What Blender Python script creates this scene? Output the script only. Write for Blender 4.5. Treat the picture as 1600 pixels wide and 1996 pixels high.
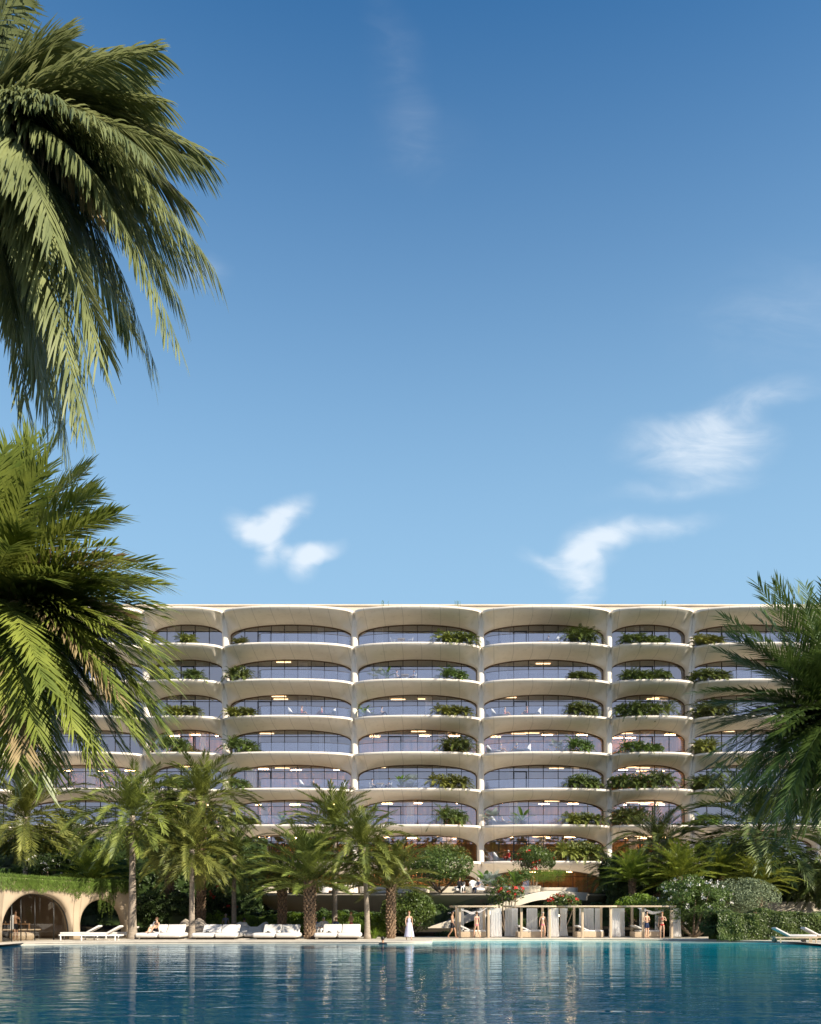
import bpy, bmesh, math, random
from mathutils import Vector, Matrix, noise as mnoise
sc = bpy.context.scene
for o in list(bpy.data.objects): bpy.data.objects.remove(o)
PI = math.pi
R = math.radians
F = 1650.0; HY = 1783.0; EYE = 1.5      # focal length and horizon of the photograph (pixels), eye height

# ---------------------------------------------------------------- camera
cd = bpy.data.cameras.new("camera"); cam = bpy.data.objects.new("camera", cd); sc.collection.objects.link(cam)
cam.location = (0, 0, EYE); cam.rotation_euler = (R(90), 0, 0)
cd.sensor_fit = 'HORIZONTAL'; cd.sensor_width = 36; cd.lens = 36*F/1600
cd.shift_y = (HY-998)/1600; cd.clip_start = .1; cd.clip_end = 5000
sc.camera = cam

# ---------------------------------------------------------------- light
SUN_EL, SUN_AZ = 29, 124                # azimuth clockwise from +Y: the sun stands right of and behind the camera
sc.world = bpy.data.worlds.new("World"); sc.world.use_nodes = True
wn = sc.world.node_tree; wn.nodes.clear()
def N(nt, typ, **kw):
    n = nt.nodes.new(typ)
    for k, v in kw.items(): setattr(n, k, v)
    return n
def L(nt, a, b): nt.links.new(a, b)
def M_(nt, op, a, b=None, c=None, clamp=False):
    n = nt.nodes.new('ShaderNodeMath'); n.operation = op; n.use_clamp = clamp
    for i, v in enumerate((a, b, c)):
        if v is None: continue
        if isinstance(v, (int, float)): n.inputs[i].default_value = v
        else: nt.links.new(v, n.inputs[i])
    return n.outputs[0]
sky = N(wn, 'ShaderNodeTexSky', sky_type='NISHITA')
sky.sun_disc = False; sky.sun_elevation = R(SUN_EL); sky.sun_rotation = R(SUN_AZ)
sky.altitude = 0; sky.air_density = 1.0; sky.dust_density = 1.0; sky.ozone_density = 3.5
tc = N(wn, 'ShaderNodeTexCoord'); sep = N(wn, 'ShaderNodeSeparateXYZ'); L(wn, tc.outputs['Generated'], sep.inputs[0])
yy = M_(wn, 'MAXIMUM', sep.outputs[1], .05)
u0 = M_(wn, 'DIVIDE', sep.outputs[0], yy); v0 = M_(wn, 'DIVIDE', sep.outputs[2], yy)
comb = N(wn, 'ShaderNodeCombineXYZ'); L(wn, u0, comb.inputs[0]); L(wn, v0, comb.inputs[1])
nz = N(wn, 'ShaderNodeTexNoise'); nz.inputs['Scale'].default_value = 7; nz.inputs['Detail'].default_value = 4; nz.inputs['Roughness'].default_value = .55
L(wn, comb.outputs[0], nz.inputs['Vector'])
nsep = N(wn, 'ShaderNodeSeparateColor'); L(wn, nz.outputs['Color'], nsep.inputs[0])
uw = M_(wn, 'ADD', u0, M_(wn, 'MULTIPLY', M_(wn, 'SUBTRACT', nsep.outputs[0], .5), .075))
vw = M_(wn, 'ADD', v0, M_(wn, 'MULTIPLY', M_(wn, 'SUBTRACT', nsep.outputs[1], .5), .06))
total = None
warp = N(wn, 'ShaderNodeCombineXYZ'); L(wn, uw, warp.inputs[0]); L(wn, vw, warp.inputs[1])
CLOUDS = [(1365, 860, 135, 56, 4, .62), (1460, 780, 160, 30, 12, .28), (1330, 945, 140, 22, 8, .28), (1150, 1068, 74, 44, 35, .62), (1250, 1035, 120, 24, 12, .48), (1142, 1125, 34, 66, -8, .5), (1060, 1085, 60, 16, -14, .45),
          (548, 1005, 60, 26, 38, .75), (500, 1034, 58, 22, -34, .65), (533, 1066, 24, 48, -10, .55), (612, 1062, 48, 20, 14, .7), (592, 1090, 30, 34, -30, .6), (780, 130, 50, 190, 14, .11), (830, 290, 110, 80, 0, .09), (1560, 620, 240, 130, 0, .16), (380, 530, 60, 34, 0, .2)]
for (cx, cy, rx, ry, rot, a) in CLOUDS:
    mp = N(wn, 'ShaderNodeMapping', vector_type='TEXTURE'); mp.inputs['Location'].default_value = ((cx-800)/F, (HY-cy)/F, 0); mp.inputs['Rotation'].default_value = (0, 0, R(rot))
    mp.inputs['Scale'].default_value = (rx*1.45/F, ry*1.45/F, 1); L(wn, warp.outputs[0], mp.inputs[0])
    g = N(wn, 'ShaderNodeTexGradient', gradient_type='SPHERICAL'); L(wn, mp.outputs[0], g.inputs[0])
    total = M_(wn, 'MULTIPLY_ADD', g.outputs[1], a*1.5, total if total is not None else 0)
wisp = N(wn, 'ShaderNodeTexNoise'); wisp.inputs['Scale'].default_value = 9; wisp.inputs['Detail'].default_value = 6; wisp.inputs['Distortion'].default_value = 1.2; wisp.inputs['Roughness'].default_value = .6
wmp = N(wn, 'ShaderNodeMapping'); wmp.inputs['Scale'].default_value = (.9, 2.2, 1); wmp.inputs['Rotation'].default_value = (0, 0, R(-25)); L(wn, comb.outputs[0], wmp.inputs[0]); L(wn, wmp.outputs[0], wisp.inputs['Vector'])
wr = N(wn, 'ShaderNodeMapRange'); wr.inputs['From Min'].default_value = .30; wr.inputs['From Max'].default_value = .68; L(wn, wisp.outputs[0], wr.inputs[0])
sm = N(wn, 'ShaderNodeMapRange', interpolation_type='SMOOTHSTEP'); sm.inputs['To Max'].default_value = .72; L(wn, M_(wn, 'MULTIPLY', total, M_(wn, 'MULTIPLY_ADD', wr.outputs[0], .75, .45)), sm.inputs[0]); cl = sm.outputs[0]
cl = M_(wn, 'MULTIPLY', cl, M_(wn, 'GREATER_THAN', sep.outputs[1], .06))
hsv = N(wn, 'ShaderNodeHueSaturation'); hsv.inputs['Saturation'].default_value = 1.5; hsv.inputs['Value'].default_value = .80; L(wn, sky.outputs[0], hsv.inputs['Color'])
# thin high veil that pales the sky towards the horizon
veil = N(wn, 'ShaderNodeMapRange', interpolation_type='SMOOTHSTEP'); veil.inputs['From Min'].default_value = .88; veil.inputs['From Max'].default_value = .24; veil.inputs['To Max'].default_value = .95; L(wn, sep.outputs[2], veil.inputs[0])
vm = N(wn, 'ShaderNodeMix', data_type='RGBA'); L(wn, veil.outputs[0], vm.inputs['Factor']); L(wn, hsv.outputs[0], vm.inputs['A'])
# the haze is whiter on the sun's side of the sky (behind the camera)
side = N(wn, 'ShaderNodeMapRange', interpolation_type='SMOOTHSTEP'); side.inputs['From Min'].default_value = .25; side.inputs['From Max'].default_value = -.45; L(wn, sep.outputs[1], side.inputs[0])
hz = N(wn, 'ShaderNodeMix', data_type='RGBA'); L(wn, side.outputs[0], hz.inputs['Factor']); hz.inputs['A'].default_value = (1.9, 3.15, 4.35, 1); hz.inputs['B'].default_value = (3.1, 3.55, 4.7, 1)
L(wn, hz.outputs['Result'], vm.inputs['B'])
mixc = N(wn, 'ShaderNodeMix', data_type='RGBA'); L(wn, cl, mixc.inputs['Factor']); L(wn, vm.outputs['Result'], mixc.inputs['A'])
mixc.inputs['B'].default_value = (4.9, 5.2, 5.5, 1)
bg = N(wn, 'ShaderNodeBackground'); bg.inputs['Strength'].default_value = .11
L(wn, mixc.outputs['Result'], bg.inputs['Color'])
wo = N(wn, 'ShaderNodeOutputWorld'); L(wn, bg.outputs[0], wo.inputs[0])
sd = bpy.data.lights.new("sun", 'SUN'); sd.energy = 4.9; sd.angle = R(.6); sd.color = (1.0, .90, .73)
sun = bpy.data.objects.new("sun", sd); sc.collection.objects.link(sun)
sdir = Vector((math.sin(R(SUN_AZ))*math.cos(R(SUN_EL)), math.cos(R(SUN_AZ))*math.cos(R(SUN_EL)), math.sin(R(SUN_EL))))
sun.rotation_euler = sdir.to_track_quat('Z', 'Y').to_euler(); sun.location = (60, -40, 80)
sc.view_settings.view_transform = 'Standard'; sc.view_settings.look = 'None'; sc.view_settings.exposure = .85; sc.view_settings.gamma = 1
sc.render.engine = 'CYCLES'
sc.cycles.max_bounces = 5; sc.cycles.transparent_max_bounces = 12; sc.cycles.diffuse_bounces = 3; sc.cycles.glossy_bounces = 3; sc.cycles.transmission_bounces = 2
sc.cycles.sample_clamp_indirect = 4; sc.cycles.caustics_reflective = False; sc.cycles.caustics_refractive = False

# ---------------------------------------------------------------- helpers
def X(px, D): return (px-800)/F*D
def Z(py, D): return EYE+(HY-py)/F*D
def dist(py, h=EYE): return h*F/(py-HY)
col = sc.collection
def tag(o, label=None, cat=None, group=None, kind=None):
    if label: o['label'] = label
    if cat: o['category'] = cat
    if group: o['group'] = group
    if kind: o['kind'] = kind
    return o
def empty(name, loc=(0, 0, 0), rz=0, label=None, cat=None, group=None):
    o = bpy.data.objects.new(name, None); col.objects.link(o); o.location = loc; o.rotation_euler = (0, 0, rz); o.empty_display_size = .2
    return tag(o, label, cat, group)
class MB:
    def __init__(s): s.v = []; s.f = []; s.sm = []
    def add(s, vs, fs, smooth=False):
        b = len(s.v); s.v.extend([tuple(p) for p in vs]); s.f.extend([tuple(i+b for i in f) for f in fs]); s.sm.extend([smooth]*len(fs))
    def box(s, c, d, rz=0, rx=0, ry=0, bev=0):
        m = Matrix.Translation(c) @ Matrix.Rotation(rz, 4, 'Z') @ Matrix.Rotation(ry, 4, 'Y') @ Matrix.Rotation(rx, 4, 'X')
        x, y, z = d[0]/2, d[1]/2, d[2]/2
        if not bev:
            vs = [m @ Vector(p) for p in ((-x,-y,-z),(x,-y,-z),(x,y,-z),(-x,y,-z),(-x,-y,z),(x,-y,z),(x,y,z),(-x,y,z))]
            s.add(vs, [(0,3,2,1),(4,5,6,7),(0,1,5,4),(1,2,6,5),(2,3,7,6),(3,0,4,7)])
        else:
            bm = bmesh.new(); bmesh.ops.create_cube(bm, size=1)
            for v in bm.verts: v.co = Vector((v.co.x*d[0], v.co.y*d[1], v.co.z*d[2]))
            bmesh.ops.bevel(bm, geom=bm.edges[:]+bm.verts[:], offset=bev, segments=3, affect='EDGES', profile=.5)
            bm.verts.ensure_lookup_table()
            s.add([m @ v.co for v in bm.verts], [[v.index for v in f.verts] for f in bm.faces], True); bm.free()
    def tube(s, pts, rad, n=8, cap=True, flat=1.0):
        pts = [Vector(p) for p in pts]; rr = rad if isinstance(rad, (list, tuple)) else [rad]*len(pts)
        vs = []; prev = None
        for i, p in enumerate(pts):
            t = (pts[min(i+1, len(pts)-1)]-pts[max(i-1, 0)]).normalized()
            a = prev if prev is not None else (Vector((1,0,0)) if abs(t.x) < .8 else Vector((0,1,0)))
            a = (a-t*a.dot(t)).normalized(); b = t.cross(a); prev = a
            for k in range(n):
                an = 2*PI*k/n; vs.append(p+(a*math.cos(an)+b*math.sin(an)*flat)*rr[i])
        fs = [(i*n+k, i*n+(k+1) % n, (i+1)*n+(k+1) % n, (i+1)*n+k) for i in range(len(pts)-1) for k in range(n)]
        if cap: fs += [tuple(range(n))[::-1], tuple((len(pts)-1)*n+k for k in range(n))]
        s.add(vs, fs, True)
    def lathe(s, c, prof, n=20, sx=1, sy=1):
        vs = [(c[0]+r*sx*math.cos(2*PI*k/n), c[1]+r*sy*math.sin(2*PI*k/n), c[2]+z) for (r, z) in prof for k in range(n)]
        m = len(prof)
        fs = [(i*n+k, i*n+(k+1) % n, (i+1)*n+(k+1) % n, (i+1)*n+k) for i in range(m-1) for k in range(n)]
        fs += [tuple(range(n))[::-1], tuple((m-1)*n+k for k in range(n))]
        s.add(vs, fs, True)
    def prism(s, poly, z0, z1):
        n = len(poly)
        s.add([(p[0], p[1], z0) for p in poly]+[(p[0], p[1], z1) for p in poly],
              [tuple(range(n))[::-1], tuple(range(n, 2*n))]+[(i, (i+1) % n, n+(i+1) % n, n+i) for i in range(n)])
    def grid(s, rows, smooth=True, flip=False):
        m = len(rows[0]); vs = [p for r in rows for p in r]
        fs = [(i*m+j, i*m+j+1, (i+1)*m+j+1, (i+1)*m+j) for i in range(len(rows)-1) for j in range(m-1)]
        if flip: fs = [f[::-1] for f in fs]
        s.add(vs, fs, smooth)
    def ball(s, c, r, sub=2, sc_=(1,1,1)):
        bm = bmesh.new(); bmesh.ops.create_icosphere(bm, subdivisions=sub, radius=r); bm.verts.ensure_lookup_table()
        s.add([(c[0]+v.co.x*sc_[0], c[1]+v.co.y*sc_[1], c[2]+v.co.z*sc_[2]) for v in bm.verts], [[v.index for v in f.verts] for f in bm.faces], True); bm.free()
    def mesh(s, name, m):
        me = bpy.data.meshes.new(name); me.from_pydata(s.v, [], s.f); me.polygons.foreach_set('use_smooth', s.sm); me.materials.append(m); me.update(); return me
    def build(s, name, m, parent=None, loc=None):
        return put(name, s.mesh(name, m), parent, loc)
def put(name, me, parent=None, loc=None):
    o = bpy.data.objects.new(name, me); col.objects.link(o)
    if parent is not None: o.parent = parent
    if loc is not None: o.location = loc
    return o
def copy_thing(root, loc, rz=0, scale=None, label=None, group=None):
    r = root.copy(); col.objects.link(r); r.location = loc; r.rotation_euler = (0, 0, rz)
    if scale is not None: r.scale = scale if isinstance(scale, tuple) else (scale,)*3
    if label: r['label'] = label
    if group: r['group'] = group
    for ch in list(root.children):
        c = ch.copy(); col.objects.link(c); c.parent = r
        for g in list(ch.children):
            d = g.copy(); col.objects.link(d); d.parent = c
    return r
def sgp(x, p): return math.copysign(abs(x)**p, x)
def smooth(t): t = max(0, min(1, t)); return t*t*(3-2*t)

# ---------------------------------------------------------------- materials
MATS = {}
def mat(name, colr, rough=.6, spec=.4, var=0.0, vscale=3.0, bump=0.0, bscale=20.0, metal=0.0, trans=0.0, var_col=None, emis=None, coord='Object', stretch=(1,1,1), rnd=0.0):
    m = bpy.data.materials.new(name); m.use_nodes = True; nt = m.node_tree; b = nt.nodes['Principled BSDF']; out = nt.nodes['Material Output']
    b.inputs['Base Color'].default_value = (*colr, 1); b.inputs['Roughness'].default_value = rough; b.inputs['Specular IOR Level'].default_value = spec; b.inputs['Metallic'].default_value = metal
    t = N(nt, 'ShaderNodeTexCoord'); mp = N(nt, 'ShaderNodeMapping'); mp.inputs['Scale'].default_value = stretch; L(nt, t.outputs[coord], mp.inputs[0])
    csock = None
    if var or var_col:
        nn = N(nt, 'ShaderNodeTexNoise'); nn.inputs['Scale'].default_value = vscale; nn.inputs['Detail'].default_value = 6; L(nt, mp.outputs[0], nn.inputs['Vector'])
        rp = N(nt, 'ShaderNodeMapRange'); rp.inputs['From Min'].default_value = .32; rp.inputs['From Max'].default_value = .68; L(nt, nn.outputs[0], rp.inputs[0])
        mx = N(nt, 'ShaderNodeMix', data_type='RGBA'); L(nt, rp.outputs[0], mx.inputs['Factor'])
        mx.inputs['A'].default_value = (*[c*(1-var) for c in colr], 1); mx.inputs['B'].default_value = (*(var_col or [min(1, c*(1+var)) for c in colr]), 1)
        csock = mx.outputs['Result']
        if rnd:
            oi = N(nt, 'ShaderNodeObjectInfo'); hs = N(nt, 'ShaderNodeHueSaturation'); L(nt, csock, hs.inputs['Color'])
            L(nt, M_(nt, 'MULTIPLY_ADD', oi.outputs['Random'], rnd*2, 1-rnd), hs.inputs['Value']); L(nt, M_(nt, 'MULTIPLY_ADD', oi.outputs['Random'], .03, .485), hs.inputs['Hue']); csock = hs.outputs[0]
        L(nt, csock, b.inputs['Base Color'])
    if bump:
        bn = N(nt, 'ShaderNodeTexNoise'); bn.inputs['Scale'].default_value = bscale; bn.inputs['Detail'].default_value = 5; L(nt, mp.outputs[0], bn.inputs['Vector'])
        bp = N(nt, 'ShaderNodeBump'); bp.inputs['Strength'].default_value = bump; bp.inputs['Distance'].default_value = .02; L(nt, bn.outputs[0], bp.inputs['Height']); L(nt, bp.outputs[0], b.inputs['Normal'])
    if trans:
        tr = N(nt, 'ShaderNodeBsdfTranslucent'); hs2 = N(nt, 'ShaderNodeHueSaturation'); hs2.inputs['Value'].default_value = 1.5; hs2.inputs['Hue'].default_value = .485
        hs2.inputs['Color'].default_value = (*colr, 1)
        if csock: L(nt, csock, hs2.inputs['Color'])
        L(nt, hs2.outputs[0], tr.inputs['Color']); ms = N(nt, 'ShaderNodeMixShader'); ms.inputs[0].default_value = trans
        L(nt, b.outputs[0], ms.inputs[1]); L(nt, tr.outputs[0], ms.inputs[2]); L(nt, ms.outputs[0], out.inputs[0])
    if emis: b.inputs['Emission Color'].default_value = (*emis[:3], 1); b.inputs['Emission Strength'].default_value = emis[3]
    MATS[name] = m; return m
def plaster(name, colr, seam=1.9, seamdark=.72):
    m = mat(name, colr, rough=.55, spec=.3, var=.05, vscale=.6, bump=.12, bscale=40)
    nt = m.node_tree; b = nt.nodes['Principled BSDF']; src = b.inputs['Base Color'].links[0].from_socket
    t = N(nt, 'ShaderNodeTexCoord'); s = N(nt, 'ShaderNodeSeparateXYZ'); L(nt, t.outputs['Object'], s.inputs[0])
    fx = M_(nt, 'FRACT', M_(nt, 'DIVIDE', M_(nt, 'ADD', s.outputs[0], M_(nt, 'MULTIPLY_ADD', s.outputs[2], .25, 500.35)), seam))
    ln = M_(nt, 'LESS_THAN', M_(nt, 'ABSOLUTE', M_(nt, 'SUBTRACT', fx, .5)), .014)
    mx = N(nt, 'ShaderNodeMix', data_type='RGBA'); L(nt, ln, mx.inputs['Factor']); L(nt, src, mx.inputs['A']); mx.inputs['B'].default_value = (*[c*seamdark for c in colr], 1)
    mp = N(nt, 'ShaderNodeMapping'); mp.inputs['Scale'].default_value = (2.6, 2.6, .35); L(nt, t.outputs['Object'], mp.inputs[0])
    oi = N(nt, 'ShaderNodeObjectInfo'); L(nt, M_(nt, 'MULTIPLY', oi.outputs['Random'], 40), mp.inputs['Location'])
    st = N(nt, 'ShaderNodeTexNoise'); st.inputs['Detail'].default_value = 4; st.inputs['Scale'].default_value = 1; L(nt, mp.outputs[0], st.inputs['Vector'])
    sr = N(nt, 'ShaderNodeMapRange'); sr.inputs['From Min'].default_value = .56; sr.inputs['From Max'].default_value = .75; sr.inputs['To Max'].default_value = .30; L(nt, st.outputs[0], sr.inputs[0])
    m2 = N(nt, 'ShaderNodeMix', data_type='RGBA'); L(nt, sr.outputs[0], m2.inputs['Factor']); L(nt, mx.outputs['Result'], m2.inputs['A']); m2.inputs['B'].default_value = (*[c*q for c, q in zip(colr, (.62, .58, .52))], 1)
    L(nt, m2.outputs['Result'], b.inputs['Base Color']); return m
def glass(name, tint, refl, gcol=(1,1,1), rough=.01):
    m = bpy.data.materials.new(name); m.use_nodes = True; nt = m.node_tree; nt.nodes.clear()
    out = N(nt, 'ShaderNodeOutputMaterial'); tr = N(nt, 'ShaderNodeBsdfTransparent'); tr.inputs[0].default_value = (*tint, 1)
    gl = N(nt, 'ShaderNodeBsdfGlossy'); gl.inputs['Color'].default_value = (*gcol, 1); gl.inputs['Roughness'].default_value = rough
    fr = N(nt, 'ShaderNodeFresnel'); fr.inputs[0].default_value = 1.5
    ms = N(nt, 'ShaderNodeMixShader'); L(nt, M_(nt, 'ADD', fr.outputs[0], refl, clamp=True), ms.inputs[0])
    L(nt, tr.outputs[0], ms.inputs[1]); L(nt, gl.outputs[0], ms.inputs[2]); L(nt, ms.outputs[0], out.inputs[0]); MATS[name] = m; return m
concrete = plaster('cream_concrete', (.80, .735, .64))
tan_render = mat('tan_render', (.42, .335, .24), .6, .3, var=.10, vscale=.8, bump=.12, bscale=30)
concrete_plain = mat('cream_render', (.62, .55, .44), .6, .3, var=.06, vscale=.8, bump=.1, bscale=30)
deckm = mat('deck_stone', (.60, .54, .45), .6, .3, var=.08, vscale=2, bump=.1)
bronze = mat('dark_bronze', (.045, .036, .028), .4, .5, metal=.4)
bronze2 = mat('gold_bronze', (.16, .10, .055), .4, .5, metal=.5)
black = mat('black_frame', (.012, .012, .012), .4, .5)
win_glass = glass('window_glass', (.86, .84, .83), .30, (.98, .96, .97))
rail_glass = glass('railing_glass', (.84, .88, .93), .17, (.9, .92, 1))
dark_glass = glass('pavilion_glass', (.75, .75, .74), .02)
soil = mat('soil', (.035, .028, .018), .95, .1, var=.3, vscale=2, bump=.5)
grassy = mat('ground_green', (.03, .05, .015), .9, .1, var=.4, vscale=.6, bump=.6)
timber = mat('pale_timber', (.52, .41, .29), .55, .3, var=.12, vscale=3, stretch=(6, 6, .6))
darkwood = mat('brown_timber', (.20, .11, .05), .5, .4, var=.25, vscale=2, stretch=(5, 5, .5))
rooms = [mat('room_warm_wood', (.48, .26, .12), .6, .3, var=.3, vscale=.9, stretch=(3,3,.4)), mat('room_taupe', (.22, .18, .15), .7, .3, var=.2, vscale=.5),
         mat('room_grey', (.10, .10, .11), .7, .3, var=.3, vscale=.6), mat('room_sand', (.50, .36, .24), .7, .3, var=.2, vscale=.5)]
slabm = mat('floor_slab', (.42, .36, .29), .7, .3, var=.06)
lampm = mat('warm_lamp', (1, .8, .5), emis=(1, .68, .36, 2.6))
lamp2 = mat('warm_lamp_bright', (1, .8, .5), emis=(1, .60, .28, 34))
white_fab = mat('white_cushion', (.66, .63, .60), .85, .2, var=.04, vscale=4, bump=.15, bscale=60)
white_shell = mat('white_shell', (.78, .76, .74), .35, .5, var=.02)
curtain_m = mat('white_curtain', (.88, .87, .86), .9, .1, trans=.4, var=.03)
grey_stone = mat('warm_grey_pot', (.42, .36, .30), .7, .3, var=.1, vscale=6)
leafs = {
 'near': mat('leaf_olive', (.13, .165, .06), .42, .45, var_col=(.25, .28, .12), vscale=1.2, trans=.30, var=.2),
 'near2': mat('leaf_yellow_green', (.11, .165, .028), .42, .5, var_col=(.25, .29, .055), vscale=1.0, trans=.28, var=.25),
 'dark': mat('leaf_green_shaded', (.045, .09, .02), .4, .5, var_col=(.10, .16, .035), vscale=1.0, trans=.2, var=.25),  # shade on the right-edge palm is put into this darker leaf colour
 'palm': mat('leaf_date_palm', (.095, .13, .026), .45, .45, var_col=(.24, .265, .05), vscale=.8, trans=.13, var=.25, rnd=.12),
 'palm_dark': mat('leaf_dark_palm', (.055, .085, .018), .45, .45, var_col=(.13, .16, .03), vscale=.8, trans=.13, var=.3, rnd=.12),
 'cycad': mat('leaf_lime', (.14, .20, .025), .42, .5, var_col=(.27, .31, .045), vscale=1.5, trans=.3, var=.25, rnd=.12),
 'bush': mat('leaf_bush', (.06, .11, .02), .4, .5, var_col=(.13, .20, .04), vscale=2, trans=.25, var=.3, rnd=.1),
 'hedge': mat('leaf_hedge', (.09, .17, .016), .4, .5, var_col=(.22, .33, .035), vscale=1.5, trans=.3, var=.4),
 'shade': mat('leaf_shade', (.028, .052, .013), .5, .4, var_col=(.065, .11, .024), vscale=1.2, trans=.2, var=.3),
 'fern': mat('leaf_fern', (.06, .10, .02), .45, .45, var_col=(.14, .18, .04), vscale=2.5, trans=.2, var=.3, rnd=.15),
 'sage': mat('leaf_sage', (.16, .21, .11), .6, .3, var_col=(.24, .29, .17), vscale=2, trans=.2, var=.2),
 'silver': mat('leaf_silver', (.25, .30, .27), .6, .3, var=.15, vscale=2, trans=.2),
 'banana': mat('leaf_banana', (.10, .19, .025), .35, .5, var=.2, vscale=3, trans=.35),
 'dead': mat('leaf_dry', (.26, .19, .10), .7, .2, var_col=(.36, .28, .15), vscale=2, trans=.25, var=.3),
 'vine': mat('leaf_vine', (.11, .17, .03), .5, .4, var=.3, vscale=3, trans=.3),
}
bark = mat('bark_grey', (.30, .25, .20), .9, .15, var=.22, vscale=5, bump=.6, bscale=14, stretch=(1, 1, 3))
bark2 = mat('bark_scaly', (.26, .18, .12), .9, .15, var=.35, vscale=6, bump=.5, bscale=20)
twig = mat('twig', (.16, .12, .085), .9, .15, var=.3, vscale=8)
red_fl = mat('red_flower', (.62, .04, .03), .6, .3); white_fl = mat('white_flower', (.78, .76, .70), .6, .3)
# ================================================================ THE SETTING
WZ = -.12
# far edge of the pool, in metres, seen from left to right
edge = [(-5.4, 9), (-11.6, 21.5), (-17.2, 34), (-21.8, 43.2), (-21.2, 44.6), (-19, 46.2), (-13, 47.6), (-6, 48.0), (-1.8, 47.6), (0.2, 47.9), (1.25, 48.9), (1.35, 52.2),
        (6, 52.9), (12, 53.3), (17.5, 52.0), (20.5, 49.0), (22.2, 46.0), (22.6, 44.2), (17.7, 34), (15.2, 30.2), (11.1, 21.5), (5.4, 9)]
mb = MB(); w = 600
mb.add([(-w, -w, -.6), (w, -w, -.6), (w, 1500, -.6), (-w, 1500, -.6)], [(0, 1, 2, 3)])
tag(mb.build('ground', grassy), kind='structure')
# paved deck round the pool: everything outside the edge line
def catmull(pts, n=6):
    out = []
    for i in range(len(pts)-1):
        p0, p1, p2, p3 = pts[max(i-1, 0)], pts[i], pts[i+1], pts[min(i+2, len(pts)-1)]
        for k in range(n):
            t = k/n
            out.append(tuple(.5*((2*b)+(-a+c)*t+(2*a-5*b+4*c-d)*t*t+(-a+3*b-3*c+d)*t**3) for a, b, c, d in zip(p0, p1, p2, p3)))
    return out+[pts[-1]]
es = catmull(edge[:11], 5)[:-1]+catmull(edge[10:12], 2)[:-1]+catmull(edge[11:], 5)
mb = MB(); n = len(es)
def outer(p):
    x, y = p
    if y > 40 and abs(x) < 21: return (x*1.05, 62)
    return (x+math.copysign(14, x), y+(8 if y > 30 else 0)+(18 if y > 40 else 0))
nos = .12
rows = [[(p[0], p[1], -.6) for p in es], [(p[0], p[1], -.05) for p in es], [(p[0]*.998, p[1]-.04, -.04) for p in es], [(p[0]*.998, p[1]-.04, -.006) for p in es], [(p[0], p[1]+.02, 0) for p in es], [(p[0], p[1]+.35, .001) for p in es], [(*outer(p), .002) for p in es]]
mb.grid(rows, smooth=False)
tag(mb.build('pool_deck', deckm), kind='structure')
# water
wm = bpy.data.materials.new('water'); wm.use_nodes = True; nt = wm.node_tree; nt.nodes.clear()
out = N(nt, 'ShaderNodeOutputMaterial'); t = N(nt, 'ShaderNodeTexCoord'); s = N(nt, 'ShaderNodeSeparateXYZ'); L(nt, t.outputs['Object'], s.inputs[0])
def ramp01(sock, a, b):
    r = N(nt, 'ShaderNodeMapRange', interpolation_type='SMOOTHSTEP'); r.inputs['From Min'].default_value = a; r.inputs['From Max'].default_value = b; L(nt, sock, r.inputs[0]); return r.outputs[0]
lown = N(nt, 'ShaderNodeTexNoise'); lown.inputs['Scale'].default_value = .12; L(nt, t.outputs['Object'], lown.inputs['Vector'])
xs = M_(nt, 'ADD', s.outputs[0], M_(nt, 'MULTIPLY', M_(nt, 'SUBTRACT', lown.outputs[0], .5), 10))
ys = M_(nt, 'ADD', s.outputs[1], M_(nt, 'MULTIPLY', M_(nt, 'SUBTRACT', lown.outputs[0], .5), 4))
teal = M_(nt, 'MULTIPLY', ramp01(xs, -9, 9), ramp01(ys, 14, 40))
shal = M_(nt, 'MULTIPLY', ramp01(s.outputs[0], -4, 4), ramp01(M_(nt, 'ADD', ys, M_(nt, 'MULTIPLY', s.outputs[0], .05)), 40, 53))
# the pale ledge just under the surface at the right
ex = M_(nt, 'DIVIDE', M_(nt, 'SUBTRACT', s.outputs[0], 15.5), 6.5); ey = M_(nt, 'DIVIDE', M_(nt, 'SUBTRACT', s.outputs[1], 52.2), 4.2)
led = M_(nt, 'ADD', M_(nt, 'POWER', ex, 2), M_(nt, 'POWER', ey, 2)); led = M_(nt, 'SUBTRACT', 1, ramp01(led, .75, 1.15))
def mixcol(f, a, b):
    m = N(nt, 'ShaderNodeMix', data_type='RGBA'); L(nt, f, m.inputs['Factor'])
    for k, v in (('A', a), ('B', b)):
        if isinstance(v, tuple): m.inputs[k].default_value = (*v, 1)
        else: L(nt, v, m.inputs[k])
    return m.outputs['Result']
c = mixcol(teal, (.000, .055, .12), (.000, .17, .24)); c = mixcol(shal, c, (.0, .34, .42)); c = mixcol(led, c, (.36, .55, .52))
df = N(nt, 'ShaderNodeBsdfDiffuse'); L(nt, c, df.inputs[0])
gl = N(nt, 'ShaderNodeBsdfGlossy'); gl.inputs['Roughness'].default_value = .02; gl.inputs['Color'].default_value = (.80, .94, 1, 1)
def wave(scx, scy, st, d, det=3, prev=None):
    mp = N(nt, 'ShaderNodeMapping'); mp.inputs['Scale'].default_value = (scx, scy, 1); L(nt, t.outputs['Object'], mp.inputs[0])
    nn = N(nt, 'ShaderNodeTexNoise'); nn.inputs['Scale'].default_value = 1; nn.inputs['Detail'].default_value = det; nn.inputs['Distortion'].default_value = .6; L(nt, mp.outputs[0], nn.inputs['Vector'])
    bp = N(nt, 'ShaderNodeBump'); bp.inputs['Strength'].default_value = st; bp.inputs['Distance'].default_value = d; L(nt, nn.outputs[0], bp.inputs['Height'])
    if prev is not None: L(nt, prev, bp.inputs['Normal'])
    return bp.outputs[0]
nb = wave(.24, .85, 1, .036, 2); nb = wave(1.6, 3.6, 1, .007, 3, nb)
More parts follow.
